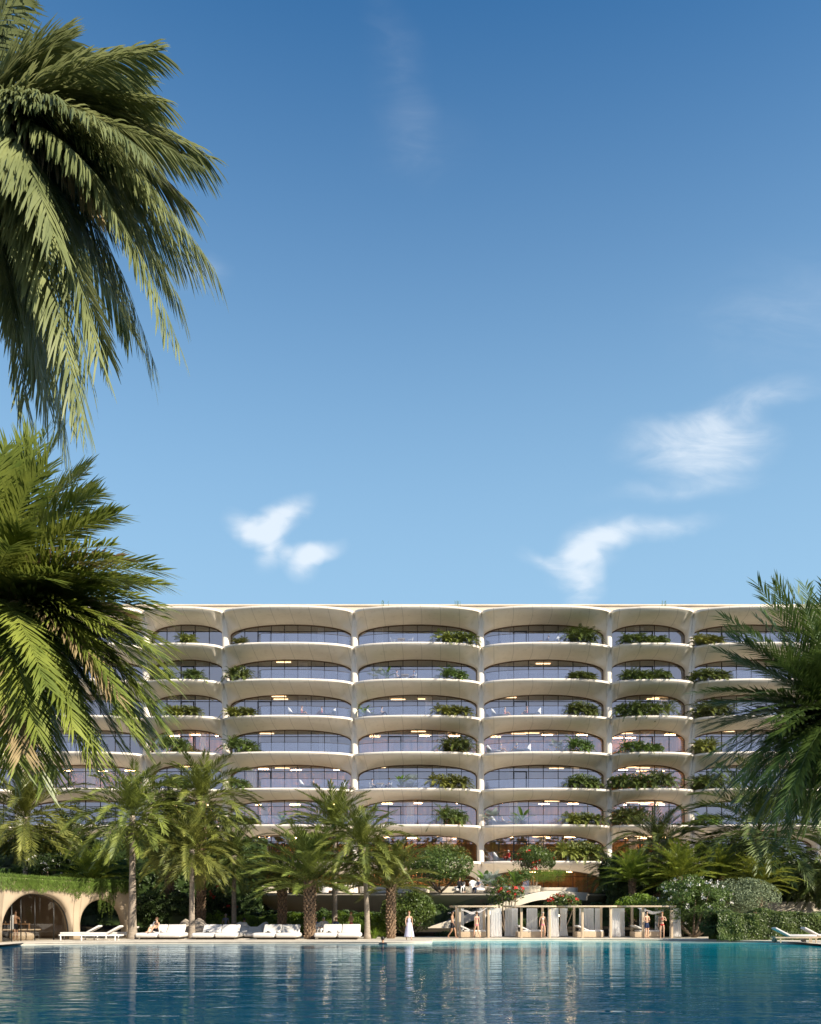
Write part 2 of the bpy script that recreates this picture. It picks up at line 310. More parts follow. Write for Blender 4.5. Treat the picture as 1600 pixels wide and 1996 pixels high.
L(nt, nb, gl.inputs['Normal'])
fr = N(nt, 'ShaderNodeFresnel'); fr.inputs[0].default_value = 1.33; L(nt, nb, fr.inputs['Normal'])
ms = N(nt, 'ShaderNodeMixShader'); L(nt, M_(nt, 'MULTIPLY', fr.outputs[0], .78), ms.inputs[0]); L(nt, df.outputs[0], ms.inputs[1]); L(nt, gl.outputs[0], ms.inputs[2]); L(nt, ms.outputs[0], out.inputs[0])
mb = MB(); poly = [(p[0], p[1]+.0) for p in es]+[(5.4, -60), (-5.4, -60)]
mb.add([(p[0]*1.004, p[1]+.03, WZ) for p in poly], [tuple(range(len(poly)))[::-1]])
wo_ = mb.build('pool_water', wm); tag(wo_, kind='structure')
# raised garden ground between the deck and the building
mb = MB(); mb.add([(-42, 58.5, .25), (42, 58.5, .25), (60, 63, .6), (60, 88, 1.2), (-60, 88, 1.2), (-60, 63, .6)], [(0, 1, 2, 5), (5, 2, 3, 4)])
mb.add([(-42, 58.5, -.6), (42, 58.5, -.6), (42, 58.5, .25), (-42, 58.5, .25)], [(0, 1, 2, 3)])
tag(mb.build('garden_ground', soil), kind='structure')

# ================================================================ THE BUILDING
YC, YG, H = 86.0, 87.5, 3.62
LV = [3.02+H*k for k in range(9)]
axes_px = [-221, 30, 281, 437, 690, 938, 1189, 1350, 1602, 1854]
AX = [X(p, YC) for p in axes_px]
BUL = 2.0
def bulge(W, dx):                              # depth of the balcony edge in front of the column line
    c = min(1, abs(dx)/(W/2)); th = math.acos(min(1, c**(2.35/2))); b = BUL if W > 10 else 1.75
    return b*math.sin(th)**(2/2.35)
def shell_rows(W, nth=60, nv=14):
    a = W/2; b = BUL if W > 10 else 1.75; rows_s = []; rows_l = []; lip = []; inner = []
    def bez(p, c, q, t): return tuple((1-t)**2*p[i]+2*t*(1-t)*c[i]+t*t*q[i] for i in range(3))
    zs, zt = -1.72, -.50
    for i in range(nth+1):
        th = PI*i/nth; c_, s_ = math.cos(PI-th), math.sin(th)
        o = (a*sgp(c_, 2/2.35), -b*s_**(2/2.35), 0)
        q = ((a-.34)*sgp(c_, 2/2.05), 1.5-.85*abs(c_)**2.2, zs+(zt-zs)*s_**(2/2.05))
        w_ = abs(c_)**1.9
        cm = (o[0]*.995, o[1]+.28, -.60); ce = (q[0]*(a-.28)/(a-.34), -.12, -.85)
        ct = tuple(cm[k]*(1-w_)+ce[k]*w_ for k in range(3))
        kk = .85*math.exp(-((abs(c_)-.89)/.085)**2)       # scooped pocket under the ends of the balcony, beside the column head
        sc3 = (q[0]*.55+o[0]*.45, .30, -.10); ct = tuple(ct[k]*(1-kk)+sc3[k]*kk for k in range(3))
        rows_s.append([bez(o, ct, q, v/nv) for v in range(nv+1)]+[(q[0]*.999, 1.56, q[2]+.01)]); inner.append(q)
        k_ = 1.0
        lip.append([(o[0]*1.0, o[1], 0), (o[0], o[1]-.045*s_, .05), (o[0], o[1]-.06*s_, .16), (o[0], o[1]-.02*s_, .215), (o[0]*.99, o[1]+.12, .225), (o[0]*.985, o[1]+.16, .12), (o[0]*.98, max(o[1]+.3, -b+.3), .10), (o[0]*.97, 1.6, .10)])
    legs = []
    for sg in (-1, 1):
        g = []
        for i in range(15):
            s_ = i/14; yf = .02+.33*smooth(min(1, s_*1.9)); zo = -s_*(H-.12); zi = zs-s_*(H-.12+zs); xi = a-.34
            o = (sg*a, yf, zo); q = (sg*xi, .65, zi); ct = (sg*(a-.28-.04*s_), yf-.14*(1-s_)**3, -.85+(-(H-.12)+.85)*s_)
            g.append([bez(o, ct, q, v/nv) for v in range(nv+1)]+[(q[0]*.999, 1.56, q[2])])
        legs.append(g)
    return rows_s, lip, legs, inner
shells = {}
def get_shell(W):
    k = round(W, 1)
    if k not in shells:
        rs, lip, legs, inner = shell_rows(W)
        m1 = MB(); m1.grid(rs, flip=False); m1.grid(lip, flip=True)
        m2 = MB(); m2.grid(legs[0], flip=True); ml = m2.mesh('column_right_face', concrete)
        m3 = MB(); m3.grid(legs[1]); mr = m3.mesh('column_left_face', concrete)
        # bronze arch trim along the opening
        m4 = MB(); pts = [(-(W/2-.34), 1.5, -H+.12)]+[(p[0], 1.5, p[2]) for p in inner]+[(W/2-.34, 1.5, -H+.12)]
        m4.tube([(p[0]*.995, 1.47, p[2]-.03) for p in pts], .045, 6)
        shells[k] = (m1.mesh('balcony', concrete), legs, m4.mesh('arch_trim', bronze2), inner)
    return shells[k]
bld = empty('apartment_building', (0, YC, 0), label='long cream apartment building with rows of curved balconies and arched bays', cat='building')
def loc_build(mb_, name, m, parent=bld): return mb_.build(name, m, parent)
rng = random.Random(4)
nb_ = len(AX)-1
cols_done = {}
for b in range(nb_):
    W = AX[b+1]-AX[b]; cx = (AX[b]+AX[b+1])/2; me, legs, trim, inner = get_shell(W)
    for k, z in enumerate(LV):
        put('balcony', me, bld, (cx, 0, z))
for a in range(len(AX)):                       # a column between two floors is the faces of both neighbouring bays
    m = MB()
    if a > 0:
        g = get_shell(AX[a]-AX[a-1])[1][1]; W = AX[a]-AX[a-1]; m.grid([[(p[0]-W/2, p[1], p[2]) for p in r] for r in g])
    if a < len(AX)-1:
        g = get_shell(AX[a+1]-AX[a])[1][0]; W = AX[a+1]-AX[a]; m.grid([[(p[0]+W/2, p[1], p[2]) for p in r] for r in g], flip=True)
    me = m.mesh('column', concrete)
    for z in LV[1:]: put('column', me, bld, (AX[a], 0, z))
# windows, rooms
ZF = .10
def mullions(W): return [-.5*W+.42+i*(W-.84)/max(1, round((W-.84)/1.45)) for i in range(1, round((W-.84)/1.45))]
win = {}
lit_spots = {(2, 5): 2, (2, 4): 1, (3, 5): 2, (3, 4): 2, (4, 4): 2, (4, 3): 2, (4, 6): 1, (5, 5): 2, (5, 3): 2, (5, 2): 2, (5, 1): 2, (5, 0): 2, (4, 2): 1, (4, 1): 1, (2, 6): 1, (2, 3): 1, (3, 1): 2, (3, 0): 1, (6, 4): 1, (6, 2): 1, (3, 3): 1, (5, 4): 1, (1, 3): 1, (4, 0): 1, (4, 5): 1}
warm_rooms = {(5, 0), (5, 1), (4, 0), (3, 0), (4, 1), (3, 1), (2, 3), (5, 2), (5, 3), (3, 4), (2, 1), (2, 0), (4, 2), (2, 2), (1, 2), (3, 2), (4, 4), (0, 3), (1, 4), (5, 4)}
for b in range(nb_):
    W = AX[b+1]-AX[b]; cx = (AX[b]+AX[b+1])/2; xm = mullions(W); key = round(W, 1)
    if key not in win:
        m = MB(); h = H-.5
        for x in xm: m.box((x, 1.54, h/2+ZF-.05), (.06, .09, h))
        m.box((0, 1.541, 2.42), (W-.7, .07, .05)); m.box((0, 1.54, ZF+.04), (W-.7, .10, .09)); m.box((0, 1.54, H-.5), (W-.7, .08, .08))
        g = MB(); g.add([(-W/2+.3, 1.56, ZF), (W/2-.3, 1.56, ZF), (W/2-.3, 1.56, H-.48), (-W/2+.3, 1.56, H-.48)], [(0, 1, 2, 3)])
        # one opened sliding door with a heavier frame
        d = MB(); x0 = xm[1] if len(xm) > 2 else xm[0]
        for dx in (0, 1.3): d.box((x0+dx, 1.49, 1.27), (.11, .07, 2.3))
        d.box((x0+.65, 1.491, 2.42), (1.41, .06, .10))
        win[key] = (m.mesh('window_frame', bronze), g.mesh('pane', win_glass), d.mesh('door_frame', black))
    fm, gm, dm = win[key]
    for k in range(8):
        z = LV[k]
        wo2 = put('window', fm, bld, (cx, 0, z)); put('pane', gm, wo2)
        if (b+k) % 2 == 0 and W > 10 or W < 10: put('sliding_door', dm, bld, (cx, 0, z))
        put('arch_trim', get_shell(W)[2], bld, (cx, 0, z+H))
        bi = b-1; r = rooms[0] if (bi, k) in warm_rooms or k < 2 and rng.random() < .6 else rooms[rng.choice([1, 2, 2, 3])]
        m = MB(); m.box((0, 6.6, 1.61), (W, .15, 3.03)); m.box((W/2, 4.2, 1.61), (.16, 4.7, 3.02))
        if rng.random() < .6: m.box((rng.uniform(-W/3, W/3), 4.6, 1.61), (.14, 3.9, 3.0))
        m.build('room_wall', r, bld, (cx, 0, z))
        nl = lit_spots.get((bi, k), 0)
        if (bi, k) in warm_rooms or k == 0:
            m = MB(); rr = random.Random(b*17+k)
            for q in range(3): m.box(((q-1)*W*.3+rr.uniform(-.8, .8), rr.uniform(3.6, 5.4), H-.55), (1.1, .06, .05))
            m.build('ceiling_light', lamp2, bld, (cx, 0, z))
        if (bi, k) in {(2, 5), (2, 4), (3, 4), (4, 5), (5, 5), (1, 4), (1, 3), (4, 3), (3, 5), (2, 6), (4, 1), (3, 2)}:
            pass
        if nl:
            m = MB(); rr = random.Random(b*31+k)
            for q in range(nl): m.box((rr.uniform(-W/2+2, W/2-2), rr.uniform(1.9, 3.4), H-.55), (1.5, .22, .05))
            m.build('ceiling_light', lampm, bld, (cx, 0, z))
        if rng.random() < .75:
            m = MB(); x0 = rng.uniform(-W/2+.8, W/2-2.5); wv = rng.uniform(.5, 1.2); rows = [[(x0+wv*i/16, 1.95+.05*math.sin(i*1.9), zz_) for i in range(17)] for zz_ in (.12, H-.66)]
            m.grid(rows); m.build('curtain', curtain_m, bld, (cx, 0, z))
for k, z in enumerate(LV):
    m = MB(); m.box(((AX[0]+AX[-1])/2, 5.55, z-.20), (AX[-1]-AX[0]-.2, 7.9, .58)); loc_build(m, 'floor_slab', slabm)
m = MB(); m.box(((AX[0]+AX[-1])/2, 9.4, 17), (AX[-1]-AX[0], .3, 33.6)); loc_build(m, 'rear_wall', slabm)
m = MB(); xL, xR = AX[0]-.3, AX[-1]+.3
for x in (xL, xR): m.box((x, 5.4, 16.2), (.5, 8, 33))
loc_build(m, 'end_wall', concrete_plain)
m = MB(); m.box(((xL+xR)/2, 5.2, LV[-1]+.55), (xR-xL+.6, 9.6, 1.0)); m.box(((xL+xR)/2, 5.2, LV[-1]+1.10), (xR-xL+.9, 9.9, .12)); loc_build(m, 'roof_parapet', concrete_plain)
# curved glass railings on the wide bays
ROW = ['terrace', 'seventh', 'sixth', 'fifth', 'fourth', 'third', 'second', 'top']
rails = {3: (.30, 1.0), 4: (0, .70), 5: (0, .66), 7: (.28, 1.0), 1: (0, .7)}
for b, (u0_, u1_) in rails.items():
    W = AX[b+1]-AX[b]; cx = (AX[b]+AX[b+1])/2; pts = []
    for i in range(41):
        u = u0_+(u1_-u0_)*i/40; x = (u-.5)*(W-.7); y = -bulge(W, x)+.32; pts.append((x*.985, min(y, 1.3)))
    if u0_ > 0: pts = [(pts[0][0]-.6, pts[0][1]+1.2), (pts[0][0]-.35, pts[0][1]+.35)]+pts
    if u1_ < 1: pts = pts+[(pts[-1][0]+.35, pts[-1][1]+.35), (pts[-1][0]+.6, pts[-1][1]+1.2)]
    g = MB(); g.grid([[(x, y, .11) for x, y in pts], [(x, y, 1.17) for x, y in pts]])
    h_ = MB(); h_.tube([(x, y, 1.185) for x, y in pts], .022, 6)
    gm = g.mesh('glass_railing', rail_glass); hm = h_.mesh('handrail', bronze)
    for k in range(1, 8):
        if b == 1 and k % 2: continue
        r = put('glass_railing', gm, bld, (cx, 0, LV[k])); put('handrail', hm, r)
m = MB(); m.grid([[(X(p, 85.0), -1.3, LV[1]+.11) for p in range(740, 935, 15)], [(X(p, 85.0), -1.3, LV[1]+1.17) for p in range(740, 935, 15)]])

# ================================================================ FOLIAGE GENERATORS
def frond(V, Fc, pts, rng, leaf, nl=46, wid=.045, t0=.12, beta=25, alpha=55, droop=.15, seg=1, rach=.022, tipk=.45):
    """pts: rachis polyline; leaflets in two rows, V shaped"""
    n = len(pts); b0 = len(V)
    up0 = Vector((0, 0, 1)); rows = []
    frames = []
    for i, p in enumerate(pts):
        f = (pts[min(i+1, n-1)]-pts[max(i-1, 0)]).normalized(); sd_ = f.cross(up0)
        sd_ = sd_.normalized() if sd_.length > .05 else (frames[-1][1] if frames else Vector((1, 0, 0)))
        u = sd_.cross(f).normalized(); frames.append((f, sd_, u))
    for i, p in enumerate(pts):                # three sided rachis
        r = rach*(1-.8*i/(n-1)); f, s_, u = frames[i]
        V += [p+s_*r, p-s_*r, p+u*r*.8]
    for i in range(n-1):
        a = b0+i*3
        Fc += [(a, a+1, a+4, a+3), (a+1, a+2, a+5, a+4), (a+2, a, a+3, a+5)]
    for j in range(nl):
        t = t0+(1-t0)*(j+rng.random()*.6)/nl; q = t*(n-1); i = min(int(q), n-2); fr_ = q-i
        p = pts[i].lerp(pts[i+1], fr_); f = frames[i][0].lerp(frames[i+1][0], fr_); s_ = frames[i][1].lerp(frames[i+1][1], fr_); u = frames[i][2].lerp(frames[i+1][2], fr_)
        tt = (t-t0)/(1-t0); ll = leaf*(min(1, .45+tt*2.2) if tt < .3 else 1-(1-tipk)*((tt-.3)/.7)**1.6)
        for sg in (-1, 1):
            al = R(alpha*(1-.45*tt)+rng.uniform(-9, 9)); be = R(beta+rng.uniform(-14, 14)); l2 = ll*rng.uniform(.82, 1.08)
            d = (f*math.cos(al)+(s_*sg*math.cos(be)+u*math.sin(be))*math.sin(al)).normalized()
            wv = d.cross(u*math.cos(be)-s_*sg*math.sin(be)); wv = wv.normalized()*wid*.5
            k0 = len(V)
            if seg == 1:
                g = Vector((0, 0, -droop*l2)); mid = p+d*l2*.45+g*.25
                V += [p, mid+wv, p+d*l2+g, mid-wv]; Fc.append((k0, k0+1, k0+2, k0+3))
            else:
                V += [p+wv*.4, p-wv*.4]; pos = p; dd = d.copy()
                for k in range(1, seg+1):
                    dd = (dd+Vector((0, 0, -droop*2/seg))).normalized(); pos = pos+dd*l2/seg; ww = wv*(1.0 if k == 1 else (.75 if k < seg else .08)); V += [pos+ww, pos-ww]
                for k in range(seg):
                    a = k0+2*k; Fc.append((a, a+1, a+3, a+2))
def rachis(o, az, el, Ln, droop, n=9, sway=0):
    pts = [Vector(o)]; e = R(el); a = R(az)
    for i in range(n-1):
        t = (i+.5)/(n-1); ee = e-R(droop)*t**1.25; aa = a+R(sway)*t
        pts.append(pts[-1]+Vector((math.cos(ee)*math.cos(aa), math.cos(ee)*math.sin(aa), math.sin(ee)))*Ln/(n-1))
    return pts
def to_mesh(name, V, Fc, m):
    me = bpy.data.meshes.new(name); me.from_pydata([tuple(p) for p in V], [], Fc); me.materials.append(m); me.update(); return me
def palm_crown(seed, nf, Ln, leaf, m, emin=-55, emax=82, droop=(45, 85), nl=46, wid=.054, beta=22, alpha=50, name='crown', ldroop=.12):
    rng = random.Random(seed); V = []; Fc = []
    for i in range(nf):
        q = (i+.5)/nf; el = emax-(emax-emin)*q**1.05+rng.uniform(-6, 6); az = i*137.5+rng.uniform(-12, 12)
        dr = droop[0]+(droop[1]-droop[0])*math.sin(PI*min(1, q*1.2))**1+rng.uniform(-8, 8)
        if el < -20: dr *= .45
        pts = rachis((0, 0, .1-.5*q), az, el, Ln*rng.uniform(.85, 1.08)*(.8+.25*math.sin(PI*q)), dr, 9, rng.uniform(-12, 12))
        frond(V, Fc, pts, rng, leaf*rng.uniform(.9, 1.1), nl=nl, wid=wid, beta=beta, alpha=alpha, droop=ldroop)
    return to_mesh(name, V, Fc, m)
def smooth_trunk(h, r0=.24, r1=.15, lean=(0, 0), m=bark):
    mb = MB(); n = int(h/.16); pts = []; rr = []
    for i in range(n+1):
        t = i/n; pts.append((lean[0]*t*t, lean[1]*t*t, h*t)); base = 1+.9*math.exp(-t*h/.35)*.5
        rr.append((r0+(r1-r0)*t)*base*(1+.03*(i % 2))*(1.35 if t > .96 else 1))
    mb.tube(pts, rr, 12); return mb.mesh('trunk', m)
def scaly_trunk(h, r=.28, m=bark2, seed=1):
    rng = random.Random(seed); mb = MB(); mb.tube([(0, 0, 0), (0, 0, h*.5), (0, 0, h)], [r*1.0, r*.92, r*1.1], 12)
    nr = int(h/.19)
    for i in range(nr):
        z = .05+i*.19; k = 9
        for j in range(k):
            a = 2*PI*(j+(i % 2)*.5)/k+rng.uniform(-.1, .1); rr = r*(.95+.12*(z/h)**2); w_ = 2*PI*rr/k*.40; o = rng.uniform(.09, .15); zt = z+rng.uniform(.13, .2)
            ca, sa = math.cos(a), math.sin(a); 
            def P(rad, tw, zz_): return (ca*rad-sa*tw, sa*rad+ca*tw, zz_)
            mb.add([P(rr, -w_, z-.05), P(rr, w_, z-.05), P(rr+o, w_*.55, zt), P(rr+o, -w_*.55, zt), P(rr-.02, w_*.8, zt+.01), P(rr-.02, -w_*.8, zt+.01)], [(0, 1, 2, 3), (3, 2, 4, 5), (1, 4, 2), (0, 3, 5)])
    return mb.mesh('trunk', m)
def leaf_cloud(V, Fc, c, rad, n, size, rng, clumps=24, spread=.28, asp=.45, flat=0, hollow=.55):
    cs = []
    for i in range(clumps):
        while True:
            d = Vector((rng.gauss(0, 1), rng.gauss(0, 1), rng.gauss(0, 1))); d.normalize()
            if d.z > -.75: break
        cs.append(d*(hollow+(1-hollow)*rng.random()**.6))
    for i in range(n):
        q = cs[rng.randrange(clumps)]; p = q+Vector((rng.gauss(0, spread), rng.gauss(0, spread), rng.gauss(0, spread*.8)))
        if p.length > 1.15: p *= 1.15/p.length
        if flat and p.z < flat-1: continue
        pos = Vector((c[0]+p.x*rad[0], c[1]+p.y*rad[1], c[2]+p.z*rad[2]))
        nrm = (p*.6+Vector((rng.gauss(0, .6), rng.gauss(0, .6), rng.gauss(0, .6)+.35))).normalized()
        t1 = nrm.cross(Vector((rng.gauss(0, 1), rng.gauss(0, 1), rng.gauss(0, 1)))); t1 = t1.normalized(); t2 = nrm.cross(t1)
        s_ = size*rng.uniform(.65, 1.3); k = len(V)
        V += [pos-t1*s_*.5, pos+t2*s_*asp*.5+nrm*s_*.06, pos+t1*s_*.5-nrm*s_*.08, pos-t2*s_*asp*.5+nrm*s_*.06]; Fc.append((k, k+1, k+2, k+3))
def limbs(mb, base, tips, r, rng, n=5):
    for tp in tips:
        a, b = Vector(base), Vector(tp); mid = a.lerp(b, .5)+Vector((rng.uniform(-.15, .15), rng.uniform(-.15, .15), -.12*(b-a).length))
        pts = [a.lerp(mid, i/n*2) if i/n < .5 else mid.lerp(b, i/n*2-1) for i in range(n+1)]
        mb.tube(pts, [r*(1-.75*i/n) for i in range(n+1)], 6)
# ================================================================ NEAR PALMS (fronds are parts of their own)
def P3(px, py, D): return Vector((X(px, D), D, Z(py, D)))
def bez3(a, c, b, n=15): return [a*(1-t)**2+c*2*t*(1-t)+b*t*t for t in [i/(n-1) for i in range(n)]]
def near_palm(name, cpx, D, specs, leaf, wid, nl, m, label, base, trunk_r, extra, seed, alpha=52, beta=12, droop=.25, rach=.03, tl=.4, seg=3, dense=True):
    C = P3(cpx[0], cpx[1], D); root = empty(name, (C.x+base[0], C.y+base[1], 0), label=label, cat='palm tree')
    off = -Vector(root.location); rng = random.Random(seed)
    tb = MB(); bx = -base[0]; by = -base[1]; h = C.z
    tb.tube([(bx*t*t, by*t*t, h*t) for t in [i/40 for i in range(41)]], [trunk_r*(1.35-.5*min(1, i/8)+.05*(i % 2)) for i in range(41)], 14); tb.build('trunk', bark, root)
    r2 = random.Random(seed+50); specs = list(specs)+[(a+r2.uniform(-34, 14), b+r2.uniform(-30, 30), c+r2.uniform(-.8, 1.0), d+r2.uniform(-.04, .05), e) for (a, b, c, d, e) in list(specs)*(2 if D > 20 else 1)]
    for (tx, ty, dz, up, ls) in specs:          # tip in pixels, depth offset of the tip, arch, leaf scale
        T = P3(tx, ty, D+dz); d = (T-C)*(.99 if D < 25 else 1.12); T = C+d; ctl = C+d*.45+Vector((0, 0, up*d.length))
        V = []; Fc = []; frond(V, Fc, [p+off for p in bez3(C, ctl, T)], rng, leaf*ls, nl=nl, wid=wid, beta=beta, alpha=alpha, droop=droop, seg=seg, rach=rach, tipk=tl)
        put('frond', to_mesh('frond', V, Fc, m if rng.random() > (.04 if D < 25 else 0) else leafs['dead']), root)
    for (az, el, Ln, dr) in extra:
        V = []; Fc = []; frond(V, Fc, [p+off for p in rachis(C, az, el, Ln, dr, 14, rng.uniform(-15, 15))], rng, leaf, nl=nl, wid=wid, beta=beta, alpha=alpha, droop=droop, seg=seg, rach=rach, tipk=tl)
        put('frond', to_mesh('frond', V, Fc, m), root)
    return root
rg = random.Random(9)
near_palm('coconut_palm', (-70, 250), 14, [
  (60, -60, .5, .10, 1), (118, 72, .2, .12, 1), (200, 110, 1.2, .18, .9), (312, 98, -.6, .12, .85), (275, 158, .8, .14, .9), (322, 197, 0, .17, .85), (300, 225, 1.4, .24, 1), (382, 285, .6, .26, 1.0), (402, 330, -.3, .25, 1.0), (372, 400, .9, .34, 1.1),
  (425, 530, -.5, .42, 1.15), (400, 500, .8, .40, 1.1), (360, 612, 0, .50, 1.15), (345, 500, 1.2, .42, 1.15), (355, 682, -.8, .55, 1.0), (310, 728, .5, .62, .95), (250, 560, .9, .5, 1.2),
  (195, 700, -1.0, .55, 1.25), (170, 830, -.6, .50, 1.3), (135, 890, .2, .46, 1.35), (150, 780, -1.3, .5, 1.3), (95, 800, .7, .4, 1.2), (50, 790, -.2, .35, 1.1), (30, 640, .5, .4, 1.1), (95, 620, -1.0, .45, 1.2), (120, 480, -1.4, .36, 1.2), (230, 420, -1.4, .34, 1.2), (180, 330, -1.5, .25, 1.2), (215, 260, 1.4, .22, 1.1), (240, 350, 1.5, .3, 1.2), (120, 190, -1.3, .18, 1.1), (140, 400, .4, .33, 1.2), (60, 330, -1.5, .22, 1.2), (20, 500, 1.2, .36, 1.1), (290, 300, -1.2, .27, 1.1), (310, 400, -.9, .34, 1.15)],
  1.05, .038, 92, leafs['near'], 'tall coconut palm whose drooping olive fronds fill the upper left of the sky', (-.9, -.6), .17,
  [(rg.uniform(60, 300), rg.uniform(-40, 60), rg.uniform(3.2, 4.2), rg.uniform(50, 95)) for i in range(12)], 5, alpha=44, beta=-8, droop=.34, rach=.022, tl=.55, seg=4)
near_palm('date_palm', (-35, 1180), 22, [
  (50, 858, .4, .04, 1), (18, 880, -.8, .02, 1), (110, 862, 1, .08, .9), (95, 905, -.6, .05, 1), (188, 968, .3, .22, .95), (160, 925, 1.2, .2, .9), (215, 1000, -.8, .18, 1), (316, 1112, -.2, .16, 1), (288, 1140, .9, .14, 1), (235, 1085, -1.3, .16, 1.05), (322, 1265, .3, .26, 1.05),
  (332, 1395, -.3, .32, 1.1), (320, 1340, .8, .32, 1), (300, 1270, -1.2, .22, 1.05), (280, 1456, -.1, .38, 1.1), (330, 1310, .2, .30, 1.1), (318, 1415, -.6, .36, 1.15), (300, 1451, .5, .42, 1.1), (310, 1200, -.5, .2, 1.1), (200, 1150, -1.2, .16, 1.1), (262, 1429, -1.2, .36, 1.1), (240, 1451, .9, .4, 1.1), (190, 1492, -.4, .40, 1.15), (185, 1456, -1.6, .38, 1.1), (130, 1483, .5, .36, 1.1), (110, 1510, -.8, .34, 1.15), (60, 1501, .3, .3, 1.1), (30, 1474, -1.5, .28, 1.1), (70, 1447, -1.9, .3, 1.1), (150, 1400, -1.9, .3, 1.1), (225, 1350, -1.7, .3, 1.1), (200, 1230, -1.8, .22, 1.1), (120, 1120, -1.8, .12, 1.1), (40, 1040, -1.7, .08, 1.05), (250, 1200, 1.4, .2, 1), (170, 1330, .9, .3, 1.1), (100, 1320, -2.1, .28, 1.1), (40, 1400, -2.0, .26, 1.1)],
  .95, .056, 74, leafs['near2'], 'big date palm with arching yellow green fronds at the left edge', (-.5, .2), .26,
  [(rg.uniform(60, 300), rg.uniform(-30, 75), rg.uniform(3.6, 4.6), rg.uniform(50, 95)) for i in range(22)], 6, alpha=54, beta=14, droop=.12, rach=.03, seg=2, tl=.72)
near_palm('date_palm', (1645, 1408), 30, [
  (1528, 1164, 0, .02, 1), (1564, 1181, 1, .02, 1), (1602, 1196, -.8, .02, 1), (1506, 1221, 1.2, .05, 1), (1444, 1249, -.2, .10, 1), (1456, 1296, .8, .12, 1), (1417, 1351, -.5, .12, 1), (1404, 1416, .3, .2, 1.05), (1416, 1464, -1, .26, 1.1), (1444, 1406, 1.4, .2, 1),
  (1432, 1536, .4, .32, 1.1), (1474, 1506, -1.4, .3, 1.1), (1474, 1576, -.5, .34, 1.1), (1509, 1596, .8, .36, 1.1), (1544, 1611, -.9, .36, 1.1), (1579, 1596, .2, .36, 1.1), (1524, 1486, -1.8, .28, 1.1), (1564, 1536, -1.8, .3, 1.1), (1604, 1576, -1.2, .3, 1.1), (1504, 1356, -1.8, .16, 1.1), (1534, 1426, -2, .2, 1.1), (1544, 1286, -1.6, .08, 1.1), (1594, 1306, -1.8, .06, 1.1), (1624, 1486, -2, .2, 1.1)],
  .80, .054, 72, leafs['dark'], 'shaded green date palm at the right edge, its fronds hanging over the pool', (.05, .1), .25,
  [(rg.uniform(-120, 120), rg.uniform(-30, 80), rg.uniform(3.4, 4.4), rg.uniform(50, 90)) for i in range(22)], 7, alpha=54, beta=14, droop=.12, rach=.03, seg=2, tl=.72)
def crown_obj(me, parent, z, sc_=1): o = put('crown', me, parent, (0, 0, z)); o.scale = (sc_,)*3; return o

# ================================================================ PALMS ROUND THE DECK
CR = [palm_crown(11, 62, 3.5, .74, leafs['palm'], emin=-48, emax=84, droop=(35, 75)), palm_crown(12, 60, 3.5, .72, leafs['palm'], emin=-45, emax=84, droop=(30, 80))]
CRU = [palm_crown(13, 50, 3.5, .78, leafs['palm'], emin=2, emax=86, droop=(30, 62)), palm_crown(14, 48, 3.5, .78, leafs['palm'], emin=5, emax=84, droop=(35, 60))]
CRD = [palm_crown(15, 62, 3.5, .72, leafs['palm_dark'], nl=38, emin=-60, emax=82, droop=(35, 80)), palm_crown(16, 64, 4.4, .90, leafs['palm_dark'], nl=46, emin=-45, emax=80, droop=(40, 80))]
CRY = [palm_crown(17, 54, 3.2, .68, leafs['cycad'], nl=38, emin=4, emax=84, droop=(28, 55)), palm_crown(18, 54, 3.2, .68, leafs['cycad'], nl=38, emin=2, emax=80, droop=(30, 60))]
def palm(px, D, cy, rpx, crown, kind, label, base_z=0, lean=0, Ln=3.5, r=None, seed=1, group='palms standing round the pool deck'):
    z = Z(cy, D); x = X(px, D); s_ = rpx/F*D/Ln*1.14; h = z-base_z; rr = random.Random(seed*7+int(px))
    root = empty('palm_tree', (x, D, base_z), rr.uniform(0, 6.28), label, 'palm tree', group)
    me = smooth_trunk(h, r or .20, .13, lean=(lean, 0)) if kind == 's' else scaly_trunk(h, r or .26, seed=seed)
    put('trunk', me, root)
    c = crown_obj(crown, root, h, s_); c.location = (lean, 0, h) if kind == 's' else (0, 0, h)
    return root
palm(258, 53.0, 1590, 122, CR[0], 's', 'tall smooth grey trunked palm beside the second arch of the pavilion', r=.26)
palm(374, 53.0, 1655, 98, CR[1], 's', 'slender smooth trunked palm rising in front of the seated man on the daybed', r=.19)
palm(392, 58, 1562, 112, CR[0], 't', 'tall palm with a dark scaly trunk and high crown left of the centre palms', base_z=.2, seed=3)
palm(330, 60, 1600, 90, CRD[0], 't', 'palm with a dark scaly trunk half hidden behind the two smooth trunked ones', base_z=.25, seed=4)
palm(456, 57, 1668, 82, CRD[0], 's', 'shaded dark palm with a thin trunk between the daybeds', base_z=0, r=.17)
palm(550, 56.5, 1728, 84, CRU[1], 't', 'short palm with scaly brown trunk behind the white daybeds', seed=5, r=.25)
palm(604, 52.6, 1716, 124, CRU[0], 't', 'palm with the thickest scaly trunk and upright feathery crown at the deck edge', seed=6, r=.31)
palm(652, 57.5, 1620, 100, CRU[0], 's', 'high palm on a smooth trunk behind the thick scaly trunk', r=.2)
palm(716, 52.8, 1652, 98, CR[1], 's', 'smooth slightly leaning palm beside the two grass tufts', lean=.3, r=.17)
palm(762, 53.6, 1722, 98, CRU[1], 't', 'palm with scaly trunk left of the woman in the long dress', seed=8, r=.25)
palm(50, 62, 1592, 128, CR[1], 's', 'palm with hanging fronds growing on the planted roof of the pavilion at far left', base_z=3.6, r=.2)
palm(182, 60, 1712, 82, CRY[0], 't', 'low yellow green palm sprouting from the pavilion roof planting', base_z=3.4, Ln=3.2, seed=9, r=.2)
palm(135, 66, 1650, 95, CRD[0], 's', 'shaded palm behind the pavilion roof below the big date palm', base_z=1, r=.2)
